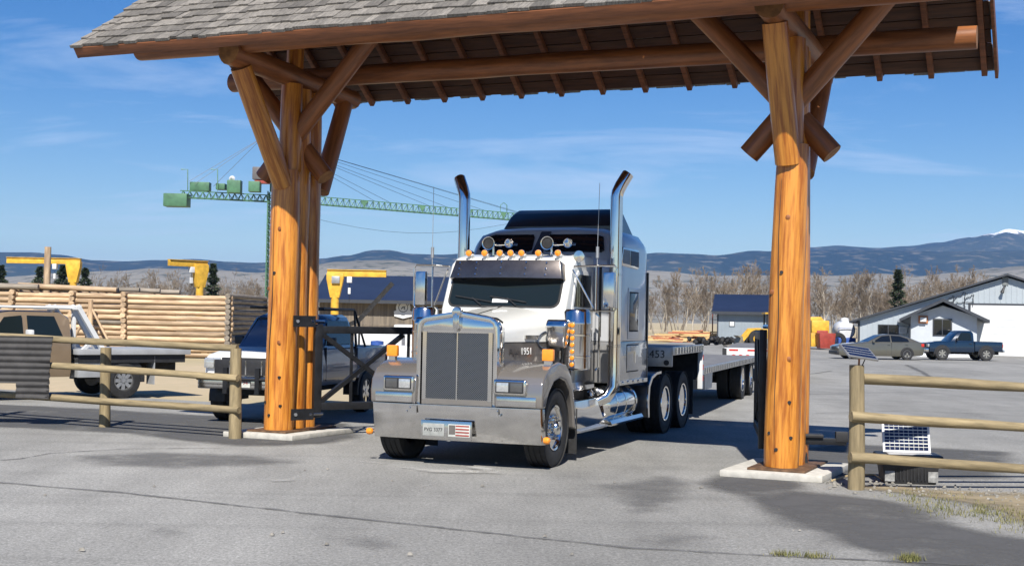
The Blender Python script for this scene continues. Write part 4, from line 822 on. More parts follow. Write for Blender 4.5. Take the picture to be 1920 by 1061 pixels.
    P('fender_trim', MB().prism([(q[0], q[1]) for q in qf], 'x', s_ * 1.242, s_ * 1.262), chrome_b)
    P('mud_flap', MB().bb(s_ * .62, s_ * 1.22, 7.86, 7.875, .2, 1.0), black_r)
P('fender_flap', MB().bb(.60, 1.23, 5.22, 5.238, .96, 1.13), black_r); text('flap_lettering', 'UILT', .11, plate_m, tk, facing(1.09, 5.218, 1.05))
P('battery_cover', MB().bb(.5, 1.0, 4.5, 5.2, 1.12, 1.18), black_s, None, .02)
# sleeper
sp_prof_lo = [(2.46, 1.0), (2.46, 1.628), (4.42, 1.628), (4.42, 1.0)]
profx('sleeper_lower', sp_prof_lo, -1.22, 1.22, silver_d, .03)
rg = []
for y, ztop, w in ((2.46, 2.90, 1.20), (2.50, 2.95, 1.21), (2.76, 3.28, 1.215), (2.84, 3.34, 1.22), (3.1, 3.39, 1.22), (3.6, 3.41, 1.22), (4.2, 3.40, 1.22), (4.36, 3.36, 1.21), (4.42, 3.28, 1.19)):
    r2 = .16; ring = [(-w, y, 1.632), (-w, y, ztop - .32), (-w + .03, y, ztop - .20), (-w + .12, y, ztop - .08), (-w + .34, y, ztop - .01), (-.4, y, ztop + .02), (.4, y, ztop + .02), (w - .34, y, ztop - .01), (w - .12, y, ztop - .08), (w - .03, y, ztop - .20), (w, y, ztop - .32), (w, y, 1.632)]
    rg.append(ring)
slp = P('sleeper', MB().loft(rg), silver_p, None, 0, ang=45)
sa_ = math.atan2(.33, .26); fm = Matrix.Translation((0, 2.622, 3.128)) @ Matrix.Rotation(sa_ , 4, 'X')   # y up the slope
def win_poly(x0, x1, cut0, cut1): return [(x0 + cut0, .165), (x1 - cut1, .165), (x1 - cut1 * .3, .11), (x1, -.14), (x1 - .05, -.18), (x0 + .05, -.18), (x0, -.14), (x0 + cut0 * .3, .11)]
for x0, x1, c0, c1 in ((-1.03, -.14, .20, .04), (.06, 1.03, .04, .20)):
    w_ = P('roof_window', MB().prism(win_poly(x0, x1, c0, c1), 'z', -.02, .022), glass_d, slp, .008); w_.matrix_basis = fm
w_ = P('window_divider', MB().prism([(-.12, -.23), (.04, -.23), (.10, .22), (-.06, .22)], 'z', -.02, .026), slate_p, slp); w_.matrix_basis = fm
fr_ = []
for y, z0, z1, w in ((3.42, 3.36, 3.45, 1.00), (3.62, 3.36, 3.66, .96), (3.74, 3.36, 3.74, .93), (3.86, 3.36, 3.755, .93), (4.02, 3.36, 3.72, .93), (4.36, 3.36, 3.42, .96)):
    fr_.append([(-w, y, z0), (-w * .96, y, z1 - .04), (-w * .88, y, z1), (w * .88, y, z1), (w * .96, y, z1 - .04), (w, y, z0)])
P('roof_fairing', MB().loft(fr_), fairing_m, slp, 0, ang=40)
for s_ in (-1, 1):
    P('door_seal', MB().prism([(2.462, 1.7), (2.452, 1.7), (2.452, 2.78), (2.462, 2.78)], 'x', s_ * .98, s_ * 1.02), black_r, slp)
    wf = P('sleeper_window', MB().prism([(2.78, 2.86), (2.86, 3.08), (3.74, 3.08), (3.80, 3.02), (3.80, 2.80), (3.74, 2.77), (2.84, 2.79)], 'x', s_ * 1.215, s_ * 1.235), chrome_b, slp, .01)
    P('pane', MB().prism([(2.83, 2.86), (2.89, 3.045), (3.26, 3.045), (3.26, 2.82), (2.85, 2.83)], 'x', s_ * 1.234, s_ * 1.239), M('grey_glass', (.14, .16, .18), .08), wf); P('pane', MB().bb(s_ * 1.234, s_ * 1.239, 3.30, 3.76, 2.81, 3.045), glass_d, wf)
    wl = P('sleeper_window', MB().bb(s_ * 1.212, s_ * 1.23, 3.22, 3.86, 1.66, 2.46), silver_p, slp, .05, seg=3); P('pane', MB().bb(s_ * 1.226, s_ * 1.236, 3.30, 3.78, 1.80, 2.38), glass_d, wl, .03); P('gasket', MB().bb(s_ * 1.224, s_ * 1.232, 3.275, 3.805, 1.775, 2.405), black_r, wl, .03)
    cd = P('compartment_door', MB().bb(s_ * 1.215, s_ * 1.228, 3.2, 3.86, 1.16, 1.56), silver_d, slp, .04, seg=3); P('handle', MB().bb(s_ * 1.228, s_ * 1.238, 3.62, 3.68, 1.28, 1.46), chrome, cd)
    gs = P('door_gasket', MB().bb(s_ * 1.2, s_ * 1.2235, 3.18, 3.88, 1.14, 1.58), black_r, slp, .04, seg=3)
    P('round_vent', MB().lathe([(.0, .0), (.20, .0), (.21, .006), (.0, .008)], (s_ * 1.219, 2.85, 1.83), (s_, 0, 0), 28), silver_p, slp)
    tr_ = P('trim_strip', MB().bb(s_ * 1.20, s_ * 1.235, 2.46, 4.42, .955, 1.02), chrome_b, slp)
    for i in range(6): P('marker_light', MB().lathe([(.028, 0), (.02, .015), (.0, .02)], (s_ * 1.235, 2.65 + i * .3, .988), (s_, 0, 0), 12), chrome, tr_)
for s_ in (-1, 1): P('headache_post', MB().bb(s_ * 1.15, s_ * 1.21, 4.46, 4.52, 1.0, 2.75), black_s, slp)

# ================================================================== STEP-DECK TRAILER
TW = .300; tl = thing('flatbed_trailer', 'long aluminium step-deck flatbed trailer hitched behind the semi truck', 'trailer', (1.89, 23.30, 0), -TW)
P2 = lambda name, mb, mat, par=None, bev=0, **k: mb.build(name, mat, par or tl, bev, **k)
P2('front_beam', MB().bb(-1.27, 1.27, -.98, -.90, 1.16, 1.50), steel_g, None, .01)
text('trailer_number', '2453', .19, ink, tl, facing(.96, -.984, 1.37)); P2('front_lamp', MB().lathe([(.0, .012), (.045, .01), (.05, 0), (.0, 0)], (1.17, -.98, 1.23), (0, -1, 0), 14), black_p)
P2('upper_deck', MB().bb(-1.25, 1.25, -.90, 2.45, 1.44, 1.50).bb(-.5, .5, -.9, 2.4, 1.14, 1.43), deck_m)
P2('lower_deck', MB().bb(-1.25, 1.25, 2.55, 13.2, .98, 1.04).bb(-.5, -.35, 2.4, 13.1, .62, .97).bb(.35, .5, 2.4, 13.1, .62, .97), deck_m)
P2('gooseneck', MB().bb(-1.22, 1.22, 2.40, 2.54, .80, 1.49), under_m)
for s_ in (-1, 1):
    P2('side_rail', MB().bb(s_ * 1.25, s_ * 1.295, -.98, 2.50, 1.36, 1.51), alu, None, .008); P2('side_rail', MB().bb(s_ * 1.25, s_ * 1.295, 2.50, 13.25, .90, 1.05), alu, None, .008)
    for i in range(11): P2('stake_pocket', MB().bb(s_ * 1.295, s_ * 1.325, -.8 + i * .3, -.68 + i * .3, 1.38, 1.49), chrome_b)
    for i in range(34): P2('stake_pocket', MB().bb(s_ * 1.295, s_ * 1.325, 2.65 + i * .31, 2.79 + i * .31, .92, 1.03), chrome_b)
    P2('corner_post', MB().bb(s_ * 1.20, s_ * 1.30, 2.38, 2.50, .62, 1.50), white_m, None, .01)
    for z in (.78, 1.0, 1.2): P2('reflector', MB().bb(s_ * 1.30, s_ * 1.306, 2.40, 2.48, z, z + .1), red_l)
    P2('ramp_plate', MB().prism([(2.52, 1.05), (2.52, 1.48), (3.15, 1.05)], 'x', s_ * 1.0 - .22, s_ * 1.0 + .22), steel_g)
    P2('landing_leg', MB().bb(s_ * .75 - .06, s_ * .75 + .06, 2.9, 3.02, .25, .95), steel_g)
    P2('tool_tray', MB().prism([(3.3, .9), (3.4, .55), (4.4, .55), (4.5, .9)], 'x', s_ * .6, s_ * 1.2), steel_g)
    for y in (10.0, 11.9): truck_wheel(tl, s_ * 1.06, y, .50, s_, 'drive')
P2('axle_frame', MB().bb(-.9, .9, 9.9, 10.1, .4, .6).bb(-.9, .9, 11.8, 12.0, .4, .6).bb(-.55, .55, 9.2, 12.7, .6, .8), under_m)
# parked trailer behind
q = at(1430, 655, 42); t2 = thing('parked_trailer', 'parked flatbed trailer with red and white rear reflectors beyond the step-deck', 'trailer', (q.x, 42, 0), -R(12))
P3 = lambda name, mb, mat, par=None, bev=0, **k: mb.build(name, mat, par or t2, bev, **k)
P3('rear_beam', MB().bb(-1.25, 1.25, -.05, .05, .72, 1.12), white_m, None, .01); P3('deck', MB().bb(-1.25, 1.25, .05, 12, 1.03, 1.11), deck_m); P3('bumper_end', MB().bb(-1.32, -1.18, -.1, .0, .70, 1.1), black_p)
for x in (-.95, -.72, -.49, .49, .72, .95): P3('tail_light', MB().lathe([(.09, 0), (.08, .015), (.0, .02)], (x, -.05, .82), (0, -1, 0), 14), red_l)
for i in range(4): P3('reflector_tape', MB().bb(-1.1 + i * .6, -.8 + i * .6, -.056, -.05, 1.02, 1.08), red_l)
for s_ in (-1, 1):
    for y in (1.2, 2.5): P3('wheel', MB().lathe(tyre_prof(.4, .5, .25), (s_ * .95, y, .4), (1, 0, 0), 28, True), black_r)
P3('chassis', MB().bb(-.5, .5, .05, 12, .55, 1.02), under_m)

# ================================================================== generic road vehicles
def car_wheel(parent, x, y, r, w, rim_mat, spokes=5, side=1, rimr=.62):
    e = put('wheel', MB().lathe(tyre_prof(r, w, r * rimr), n=28, closed=True).mesh('wheel', black_r), parent, Matrix.Translation((x, y, r)) @ (Matrix.Rotation(math.pi, 4, 'Z') if side < 0 else Matrix()))
    MB().lathe([(r * rimr, -.02), (r * rimr, w * .44), (r * rimr * .92, w * .44), (r * rimr * .88, w * .2), (r * rimr * .86, w * .1), (0, w * .1)], n=28).build('rim', M('rim_grey', (.22, .22, .22), .4, .6), e)
    for i in range(spokes):
        a = 2 * math.pi * i / spokes; c_, s2 = math.cos(a), math.sin(a); p_ = Vector((w * .3, 0, 0)); m3 = Matrix.Rotation(a, 3, 'X')
        MB().box(m3 @ Vector((w * .32, 0, r * rimr * .48)), (w * .14, r * rimr * .36, r * rimr * .95), m3).build('spoke', rim_mat, e)
    MB().cyl((w * .2, 0, 0), (w * .42, 0, 0), r * .13, n=12).build('hub', rim_mat, e)
    return e
def ring_car(x, hw, zb, zbelt, hwb): return [(-hw * .96, x, zb), (-hw, x, zb + .12), (-hw, x, (zb + zbelt) / 2), (-hwb, x, zbelt - .04), (-hwb * .94, x, zbelt), (hwb * .94, x, zbelt), (hwb, x, zbelt - .04), (hw, x, (zb + zbelt) / 2), (hw, x, zb + .12), (hw * .96, x, zb)]
def arch(parent, side, hw, y, r, mat):
    b = MB(); pts = [(y + r * math.cos(R(a)), r * .86 + r * math.sin(R(a)) * 1.0) for a in range(-8, 189, 14)]
    b.prism(pts, 'x', side * (hw - .30), side * (hw + .003)); b.build('wheel_well', black_p, parent)
# grey sedan: local y rearward (front at -y), placed side-on facing left
def sedan(loc, rz, label):
    o = thing('sedan', label, 'car', loc, rz); hw = .94
    B = lambda n_, mb, m_, par=None, bev=0, **k: mb.build(n_, m_, par or o, bev, **k)
    st_ = [(-.98, .72, .32, .66, .70), (-.93, .86, .22, .74, .82), (-.6, .92, .2, .84, .88), (.2, .94, .2, .93, .90), (.75, .94, .2, .98, .90), (2.5, .94, .2, 1.02, .90), (3.3, .94, .22, 1.05, .90), (3.8, .93, .24, 1.06, .88), (4.02, .88, .30, 1.0, .84), (4.08, .8, .38, .9, .78)]
    B('body', MB().loft([ring_car(y, h, zb, zt, hb) for y, h, zb, zt, hb in st_]), sedan_m, None, 0, ang=40)
    gh = [(.72, .99, .86), (1.62, 1.42, .66), (2.1, 1.475, .64), (2.7, 1.45, .64), (3.15, 1.34, .66), (3.82, 1.06, .82)]
    B('roof', MB().loft([[(-.88, y, .96), (-h, y, z - .04), (-h + .1, y, z), (h - .1, y, z), (h, y, z - .04), (.88, y, .96)] for y, z, h in gh]), sedan_m, None, 0, ang=50)
    for s_ in (-1, 1):
        def gx(z): return s_ * (.885 - (z - .96) * .46 + .008)
        for nm, poly in (('side_window', [(1.05, 1.02), (1.62, 1.36), (2.08, 1.40), (2.10, 1.03)]), ('side_window', [(2.17, 1.03), (2.16, 1.40), (2.66, 1.38), (3.12, 1.22), (3.2, 1.06)])):
            b = MB(); b.add([(gx(z), y, z) for y, z in poly] + [(gx(z) - s_ * .04, y, z) for y, z in poly], [tuple(range(len(poly))), tuple(range(2 * len(poly) - 1, len(poly) - 1, -1))]); B(nm, b, glass_d)
        for y in (0, 3.05): arch(o, s_, hw, y, .40, black_p); car_wheel(o, s_ * (hw - .085), y, .36, .22, chrome_b, 5, s_)
        B('tail_light', MB().bb(s_ * .62, s_ * .895, 3.90, 4.07, .78, .96), red_l, None, .02); B('headlight', MB().bb(s_ * .5, s_ * .82, -.97, -.84, .60, .72), lamp_g, None, .02)
        B('door_handle', MB().bb(s_ * .93, s_ * .955, 1.9, 2.05, .86, .89), sedan_m); B('door_handle', MB().bb(s_ * .93, s_ * .955, 2.95, 3.1, .88, .91), sedan_m)
        B('door_seam', MB().bb(s_ * .9, s_ * .9425, 2.13, 2.142, .3, 1.0), black_p); B('mirror', MB().bb(s_ * .88, s_ * 1.05, 1.0, 1.14, .98, 1.1), sedan_m, None, .03)
    B('windshield', MB().add([(-.74, .80, 1.03), (.74, .80, 1.03), (.56, 1.58, 1.42), (-.56, 1.58, 1.42)], [(0, 1, 2, 3)]), glass_d, flip=False)
    B('bumper', MB().bb(-.88, .88, -1.03, -.9, .26, .46), black_p, None, .04); B('grille', MB().bb(-.4, .4, -1.0, -.93, .5, .7), black_p)
    return o
c0, c1_ = gr(1592, 671), gr(1697, 674); yy = 74.0
a = at(1594, 672, yy); sedan((a.x, yy, 0), R(-90) + R(2), 'dark grey four-door sedan parked facing left before the pale metal building').rotation_euler.z = R(90) - R(180) + R(2)
def pickup(loc, rz, label, body_m, name='pickup_truck', lift=.0, wb=2.85, r=.38, crew=False, tall=0, hood_m=None, ext=0.0):
    o = thing(name, label, 'pickup truck', loc, rz); hw = .86
    B = lambda n_, mb, m_, par=None, bev=0, **k: mb.build(n_, m_, par or o, bev, **k)
    z0 = .42 + lift; zh = 1.02 + lift + tall; zb_ = 1.06 + lift + tall; zr = 1.68 + lift + tall
    B('front_body', MB().loft([ring_car(y, h, zb, zt, hb) for y, h, zb, zt, hb in ((-.80, .74, z0 + .12, zh - .16, .72), (-.74, .83, z0, zh - .09, .80), (-.3, .86, z0, zh - .03, .82), (.62, .86, z0, zh + .04, .83))]), hood_m or body_m, None, 0, ang=40)
    B('cab', MB().loft([ring_car(y, h, zb, zt, hb) for y, h, zb, zt, hb in ((.62, .86, z0, zb_, .83), (1.9 + ext, .86, z0, zb_, .83))]), body_m, None, 0, ang=40)
    B('cab_roof', MB().loft([[(-.82, y, zb_ - .02), (-h, y, z - .05), (-h + .1, y, z), (h - .1, y, z), (h, y, z - .05), (.82, y, zb_ - .02)] for y, z, h in ((.50, zb_ + .02, .80), (1.02, zr - .04, .68), (1.25, zr, .66), (1.78 + ext, zr, .66), (1.88 + ext, zr - .1, .68))]), body_m, None, 0, ang=50)
    B('windshield', MB().add([(-.74, .55, zb_ + .05), (.74, .55, zb_ + .05), (.62, .985, zr - .075), (-.62, .985, zr - .075)], [(0, 1, 2, 3)]), glass_m, flip=False)
    bed_end = 1.92 + (wb - 1.9) + .95 + ext * .6
    B('bed', MB().bb(-.86, .86, 1.94 + ext, bed_end, z0 + .06, zb_ - .02), body_m, None, .03); B('bed_cavity', MB().bb(-.76, .76, 2.0 + ext, bed_end - .06, zb_ - .019, zb_ - .012), black_p)
    B('rear_bumper', MB().bb(-.84, .84, bed_end + .01, bed_end + .12, z0 + .02, z0 + .16), chrome_b, None, .02); B('chassis', MB().bb(-.5, .5, -.6, bed_end - .1, z0 - .14, z0 + .08), under_m)
    for s_ in (-1, 1):
        k = .14 / (zr - zb_)
        def gx(z): return s_ * (.825 - (z - zb_) * .24 + .010)
        poly = [(.82, zb_ + .05), (1.16, zr - .12), (1.70 + ext, zr - .12), (1.76 + ext, zb_ + .05)]
        b = MB(); b.add([(gx(z), y, z) for y, z in poly] + [(gx(z) - s_ * .04, y, z) for y, z in poly], [(0, 1, 2, 3), (7, 6, 5, 4)]); B('side_window', b, glass_m)
        B('door_seam', MB().bb(s_ * .8, s_ * .8625, .78, .79, z0 + .08, zb_), black_p); B('door_seam', MB().bb(s_ * .8, s_ * .8625, 1.84 + ext, 1.85 + ext, z0 + .08, zb_), black_p); B('door_handle', MB().bb(s_ * .85, s_ * .88, 1.6 + ext, 1.75 + ext, zb_ - .16, zb_ - .12), black_p)
        for y in (0, wb): arch(o, s_, hw, y, r + .09, black_p); car_wheel(o, s_ * (hw - .095), y, r, .26, chrome_b, 6, s_, .58)
        B('headlight', MB().bb(s_ * .50, s_ * .80, -.83, -.74, zh - .32, zh - .14), lamp_g, None, .02); B('tail_light', MB().bb(s_ * .74, s_ * .87, bed_end - .02, bed_end + .012, z0 + .3, z0 + .5), red_l)
        B('mirror', MB().bb(s_ * .84, s_ * 1.02, .80, .90, zb_ + .03, zb_ + .19), black_p, None, .03)
    B('grille', MB().bb(-.48, .48, -.83, -.74, zh - .33, zh - .13), black_p, None, .01); B('front_bumper', MB().bb(-.86, .86, -.98, -.80, z0 - .02, z0 + .20), chrome_b, None, .03)
    return o
a = at(1757, 674, 75.2); pickup((a.x, 75.2, 0), -R(90) + R(1), 'dark navy single-cab pickup parked facing left by the white garage door', navy_car, lift=.08, wb=2.62, r=.40)
# older white and blue pickup behind the left column, facing the camera
kp = pickup((-4.45, 23.0, 0), -R(13), 'older white-nosed blue pickup with black rack behind the left log column', k_blue, lift=.22, wb=3.0, r=.42, tall=.06, hood_m=k_white, ext=.55)
B = lambda n_, mb, m_, par=None, bev=0, **k: mb.build(n_, m_, par or kp, bev, **k)
B('grille_panel', MB().bb(-.60, .60, -.86, -.82, .86, 1.13), black_p, None, .01)
for s_ in (-1, 1): B('square_headlight', MB().bb(s_ * .61, s_ * .80, -.865, -.82, .98, 1.14), lamp_g, None, .015)
for x in (-.3, 0, .3): B('grille_bar', MB().bb(x - .012, x + .012, -.87, -.855, .87, 1.12), chrome_b)
B('brush_guard', MB().tube([(-.85, -1.02, .80), (.85, -1.02, .80)], .03, 8).bb(-.34, -.26, -1.06, -.98, .55, 1.0).bb(.26, .34, -1.06, -.98, .55, 1.0), black_s); B('licence_plate', MB().bb(-.15, .15, -1.0, -.985, .66, .82), plate_m); text('plate_lettering', '94', .10, red_m, kp, facing(.06, -1.002, .74))
B('cab_rack', MB().tube([(-.78, 2.6, 1.28), (-.74, 2.55, 2.06), (.74, 2.55, 2.06), (.78, 2.6, 1.28)], .03, 6).tube([(.74, 2.55, 2.06), (.80, 3.1, 1.30)], .025, 6).tube([(-.74, 2.55, 2.06), (-.74, .9, 2.07), (.74, .9, 2.07), (.74, 2.55, 2.06)], .022, 6), black_s)
# tan flatbed truck on the left
ft = thing('flatbed_truck', 'tan crew-cab truck with a grey flatbed parked behind the left fence', 'truck', (-12.0, 26.75, 0), -R(50))
B = lambda n_, mb, m_, par=None, bev=0, **k: mb.build(n_, m_, par or ft, bev, **k)
B('body', MB().loft([ring_car(y, h, zb, zt, hb) for y, h, zb, zt, hb in ((-.98, .80, .62, 1.05, .78), (-.9, .92, .5, 1.16, .88), (.5, .96, .5, 1.26, .92), (2.35, .96, .5, 1.28, .92))]), tan_p, None, 0, ang=40)
B('cab_roof', MB().loft([[(-.91, y, 1.26), (-h, y, z - .06), (-h + .12, y, z), (h - .12, y, z), (h, y, z - .06), (.91, y, 1.26)] for y, z, h in ((.25, 1.28, .86), (.80, 1.86, .74), (1.1, 1.93, .72), (2.15, 1.93, .72), (2.36, 1.80, .76))]), tan_p, None, 0, ang=50)
for s_ in (-1, 1):
    for poly in ([(.62, 1.32), (.95, 1.78), (1.32, 1.82), (1.34, 1.32)], [(1.44, 1.32), (1.43, 1.82), (2.02, 1.81), (2.20, 1.34)]):
        b = MB(); b.add([(s_ * (.925 - (z - 1.26) * .27), y, z) for y, z in poly] + [(s_ * (.885 - (z - 1.26) * .27), y, z) for y, z in poly], [(0, 1, 2, 3), (7, 6, 5, 4)]); B('side_window', b, glass_m)
    B('mirror', MB().bb(s_ * .98, s_ * 1.26, 1.34, 1.44, 1.34, 1.52), white_m, None, .03); B('mirror_arm', MB().tube([(s_ * .9, 1.4, 1.36), (s_ * 1.05, 1.39, 1.36)], .015, 5), white_m)
    for y in (0, 3.55): arch(ft, s_, .96, y, .50, black_p); car_wheel(ft, s_ * .865, y, .40, .26, steel_g, 8, s_, .55)
    B('headache_post', MB().bb(s_ * .55 - .05, s_ * .55 + .05, 2.50, 2.58, 1.05, 2.0), white_m, None, .01)
    pst = B('stake', MB().tube([(s_ * .9, 2.55, 1.0), (s_ * .9, 2.85, 1.3)], .05, 4), white_m); B('slant_post', MB().tube([(s_ * .9, 2.48, 2.05), (s_ * .9, 3.1, 1.05)], .07, 4), white_m); B('slant_post', MB().tube([(s_ * .55, 2.48, 2.05), (s_ * .55, 3.1, 1.05)], .07, 4), white_m)
    B('tool_box', MB().bb(s_ * .55, s_ * .98, 2.5, 3.05, .48, .95), greybed, None, .015); B('mud_flap', MB().bb(s_ * .6, s_ * 1.0, 4.25, 4.27, .3, .95), greybed)
B('flatbed', MB().bb(-1.08, 1.08, 2.45, 5.1, .98, 1.10), greybed, None, .01); B('bed_skirt', MB().bb(-1.0, 1.0, 2.5, 5.0, .80, .98), black_p); B('rack_top', MB().bb(-.95, .95, 2.44, 2.56, 1.96, 2.06), white_m, None, .01); B('chassis', MB().bb(-.5, .5, -.8, 5, .5, .8), under_m)
B('roof_rack', MB().tube([(-.7, .9, 1.98), (.7, .9, 1.98)], .03, 6).tube([(-.7, 2.1, 1.98), (.7, 2.1, 1.98)], .03, 6).tube([(.7, .6, 2.0), (.7, 2.5, 2.0)], .03, 6).tube([(-.7, .6, 2.0), (-.7, 2.5, 2.0)], .03, 6), white_m)

# ================================================================== LOG SHELL
ls = thing('log_building_shell', 'roofless shell of peeled round logs stacked in courses behind the left trucks', 'log building', (0, 0, 0), 0)
NC = 12; ch = 2.72 / NC; X0, X1, Y0, Y1 = -25.5, -12.2, 54.7, 62.5; cuts = [X0, -21.6, -19.0, -16.75, X1]
segm = {}
def slog(p0, p1, r, mat, par=ls, name='log'):
    ln = round((Vector(p1) - Vector(p0)).length, 1); key = (ln, round(r, 2), mat.name, random.randrange(3))
    if key not in segm:
        me = log_mesh(name, ln, r, r * .93, mat, random.random() * 9, n=10, rings=6, bend=.004); me.materials.append(pale_log if mat is pale_log else wood_end)
        segm[key] = me
    return put(name, segm[key], par, axis_m(p0, p1))
for k in range(NC):
    z = ch * (k + .5)
    for a_, b_ in zip(cuts, cuts[1:]):
        j = random.uniform(-.05, .05); slog((a_ - .12 + j, Y0 + random.uniform(-.05, .05), z), (b_ + .16 + j, Y0 + random.uniform(-.05, .05), z), ch * random.choice((.46, .5, .53)), pale_log if random.random() < .85 else grey_log)
    for x in cuts:
        j = random.uniform(-.1, .1); slog((x + (.0 if x < X1 else -.05), Y0 - .32 + j * .5, z + ch * .5 - .02), (x, Y1, z + ch * .5 - .02), ch * .52, grey_log if x == X1 else pale_log)
    slog((X0, Y1, z), (X1 + .2, Y1, z), ch * .52, grey_log)
for i in range(5): slog((-27 + i * .3, Y0 + .3 + i * 1.2, 2.95 + .1 * (i % 2)), (-18.2 + i * .6, Y0 + .5 + i * 1.2, 2.92), .13, grey_log)
slog((-27, Y0 - .1, 2.98), (-20.5, Y0 - .1, 2.92), .14, grey_log); slog((-21.5, Y0 + .2, 3.0), (-17.2, Y0 + .2, 2.86), .13, pale_log)
q = at(88, 530, 57); slog((q.x, 57, 0), (q.x, 57, 4.75), .16, pale_log)
br_ = thing('timber_brace', 'pale poles propped as a brace against the log wall', 'brace', (0, 0, 0))
for a_, b_, r_ in (((170, 640), (170, 562), .12), ((208, 648), (168, 572), .06), ((135, 640), (172, 575), .06), ((150, 600), (150, 570), .05)):
    p0, p1 = at(a_[0], a_[1], 53.9), at(b_[0], b_[1], 54.0); p0.z = max(0, p0.z) if a_[1] > 645 else p0.z; log(br_, 'pole', (p0.x, p0.y, 0) if r_ > .1 else p0, p1, r_, r_ * .9, pale_log, n=8, rings=4)
for i, (u, v, ln) in enumerate(((375, 668, 7), (352, 669, 7.5), (318, 671, 7), (390, 664, 6))):
    q = gr(u, v); o = log(None, 'ground_log', (q.x, q.y, .17 + .0 * i), (q.x - ln, q.y + .4, .17), .17, .16, pale_log, end=wood_end, n=12, rings=5)
    tag(o, ['peeled log lying on the sand, second from the right end', 'peeled log lying on the sand in the middle of the row', 'peeled log lying nearest on the sand before the log wall', 'peeled log lying farthest right before the log wall'][i], 'log', 'peeled logs lying on the sand')

# ================================================================== JIB CRANES
def jib(label, base, h, arm_dir, arm_len, gusset=True, tail=.4):
    rz = math.atan2(arm_dir[1], arm_dir[0]); o = thing('jib_crane', label, 'jib crane', base, rz, 'yellow jib cranes')
    MB().cyl((0, 0, 0), (0, 0, h - .9), .20, n=14).build('mast', yellow_p, o); MB().prism([(-.22, h - 1.0), (.22, h - 1.0), (.42, h - .05), (.42, h + .2), (-.42, h + .2), (-.42, h - .1)], 'y', -.18, .18).build('gusset', yellow_p, o, .02)
    MB().bb(-tail, arm_len, -.10, .10, h + .05, h + .36).build('arm', yellow_p, o, .01); MB().bb(-tail, arm_len, -.16, .16, h + .36, h + .39).build('arm_flange', yellow_p, o)
    MB().bb(-.15, .25, -.3, -.1, h - .3, h + .05).build('motor', steel_g, o, .02); t = MB().bb(arm_len * .28 - .12, arm_len * .28 + .12, -.13, .13, h - .25, h + .05).build('trolley', white_m, o, .02)
    MB().cyl((arm_len * .28, 0, h - .25), (arm_len * .28, 0, h - 1.5), .012, n=5).build('hoist_cable', black_s, t); MB().bb(arm_len * .28 - .06, arm_len * .28 + .06, -.06, .06, h - .8, h - .5).build('hook_block', white_m, t)
    return o
q = at(138, 515, 72); jib('yellow jib crane with its arm pointing left above the log wall', (q.x, 72, 0), at(138, 497, 72).z, (-1, .05), 3.9)
q = at(375, 520, 66); jib('small yellow jib crane with its arm pointing at the camera', (q.x, 66, 0), at(375, 503, 66).z, (-.9, -1), 1.9)
q = at(628, 560, 62); jib('yellow jib crane with its arm pointing right before the navy-roofed building', (q.x, 62, 0), at(628, 520, 62).z, (1, .0), 2.5)

# ================================================================== TOWER CRANE
cy = 172; cmast = at(513, 365, cy); tc_ = thing('tower_crane', 'green tower crane with a lattice jib standing far behind the left log column', 'tower crane', (cmast.x, cy, 0))
def loc_(u, v, y): p = at(u, v, y); return Vector((p.x - cmast.x, y - cy, p.z))
def lattice(name, a, b, w, h, nseg, mat, rad=.06, up=Vector((0, 0, 1)), tri=True):
    a = Vector(a); b = Vector(b); d = (b - a).normalized(); s_ = d.cross(up).normalized(); u_ = s_.cross(d).normalized(); m_ = MB()
    ch_ = [s_ * w / 2, -s_ * w / 2, u_ * h] if tri else [s_ * w / 2 + u_ * h / 2, -s_ * w / 2 + u_ * h / 2, s_ * w / 2 - u_ * h / 2, -s_ * w / 2 - u_ * h / 2]
    for c_ in ch_: m_.tube([a + c_, b + c_], rad * 1.4, 4)
    for i in range(nseg):
        p = a.lerp(b, i / nseg); q_ = a.lerp(b, (i + .5) / nseg); r_ = a.lerp(b, (i + 1) / nseg)
        if tri:
            for c_ in ch_[:2]: m_.tube([p + c_, q_ + ch_[2]], rad, 3, False); m_.tube([q_ + ch_[2], r_ + c_], rad, 3, False)
            m_.tube([p + ch_[0], p + ch_[1]], rad, 3, False)
        else:
            for c_, e_ in ((0, 2), (1, 3), (0, 1), (2, 3)): m_.tube([p + ch_[c_], r_ + ch_[e_]], rad, 3, False); m_.tube([p + ch_[c_], p + ch_[e_]], rad, 3, False)
    return m_.build(name, mat, tc_)
zj = cmast.z; top_ = loc_(493, 258, cy); jend = loc_(985, 404, 198); cend = loc_(338, 356, 167)
lattice('mast', (0, 0, 0), (0, 0, zj + .4), 1.3, 1.3, 22, green_p, .07, Vector((0, 1, 0)), False)
lattice('jib', (.6, .0, zj - .9), jend - Vector((0, 0, .9)), 1.1, 1.1, 44, green_p, .05)
lattice('counter_jib', (-.6, 0, zj - 1.0), cend - Vector((0, 0, 1.0)), 1.2, .9, 14, green_p, .06)
lattice('tower_head', (0, 0, zj + .4), (0, 0, top_.z), .8, .8, 6, green_p, .06, Vector((0, 1, 0)), False)
cwp = loc_(332, 376, 167); MB().box(cwp, (3.1, 2.2, 1.7)).build('counterweight', green_p, tc_, .05)
for u, w_, h_ in ((376, 2.6, 1.2), (440, 1.8, 1.7), (478, 1.5, 1.4), (415, 1.2, .8)): p = loc_(u, 352, 169); MB().box(p + Vector((0, 0, .1)), (w_, 1.4, h_)).build('machinery_box', green_p, tc_, .05)
p = loc_(489, 326, 170); MB().box(p, (2.0, 1.6, 1.7)).build('operator_cab', M('cab_grey', (.12, .11, .11), .5), tc_, .1); p = loc_(492, 342, 170); MB().box(p, (1.8, 1.6, .35)).build('slew_ring', red_m, tc_)
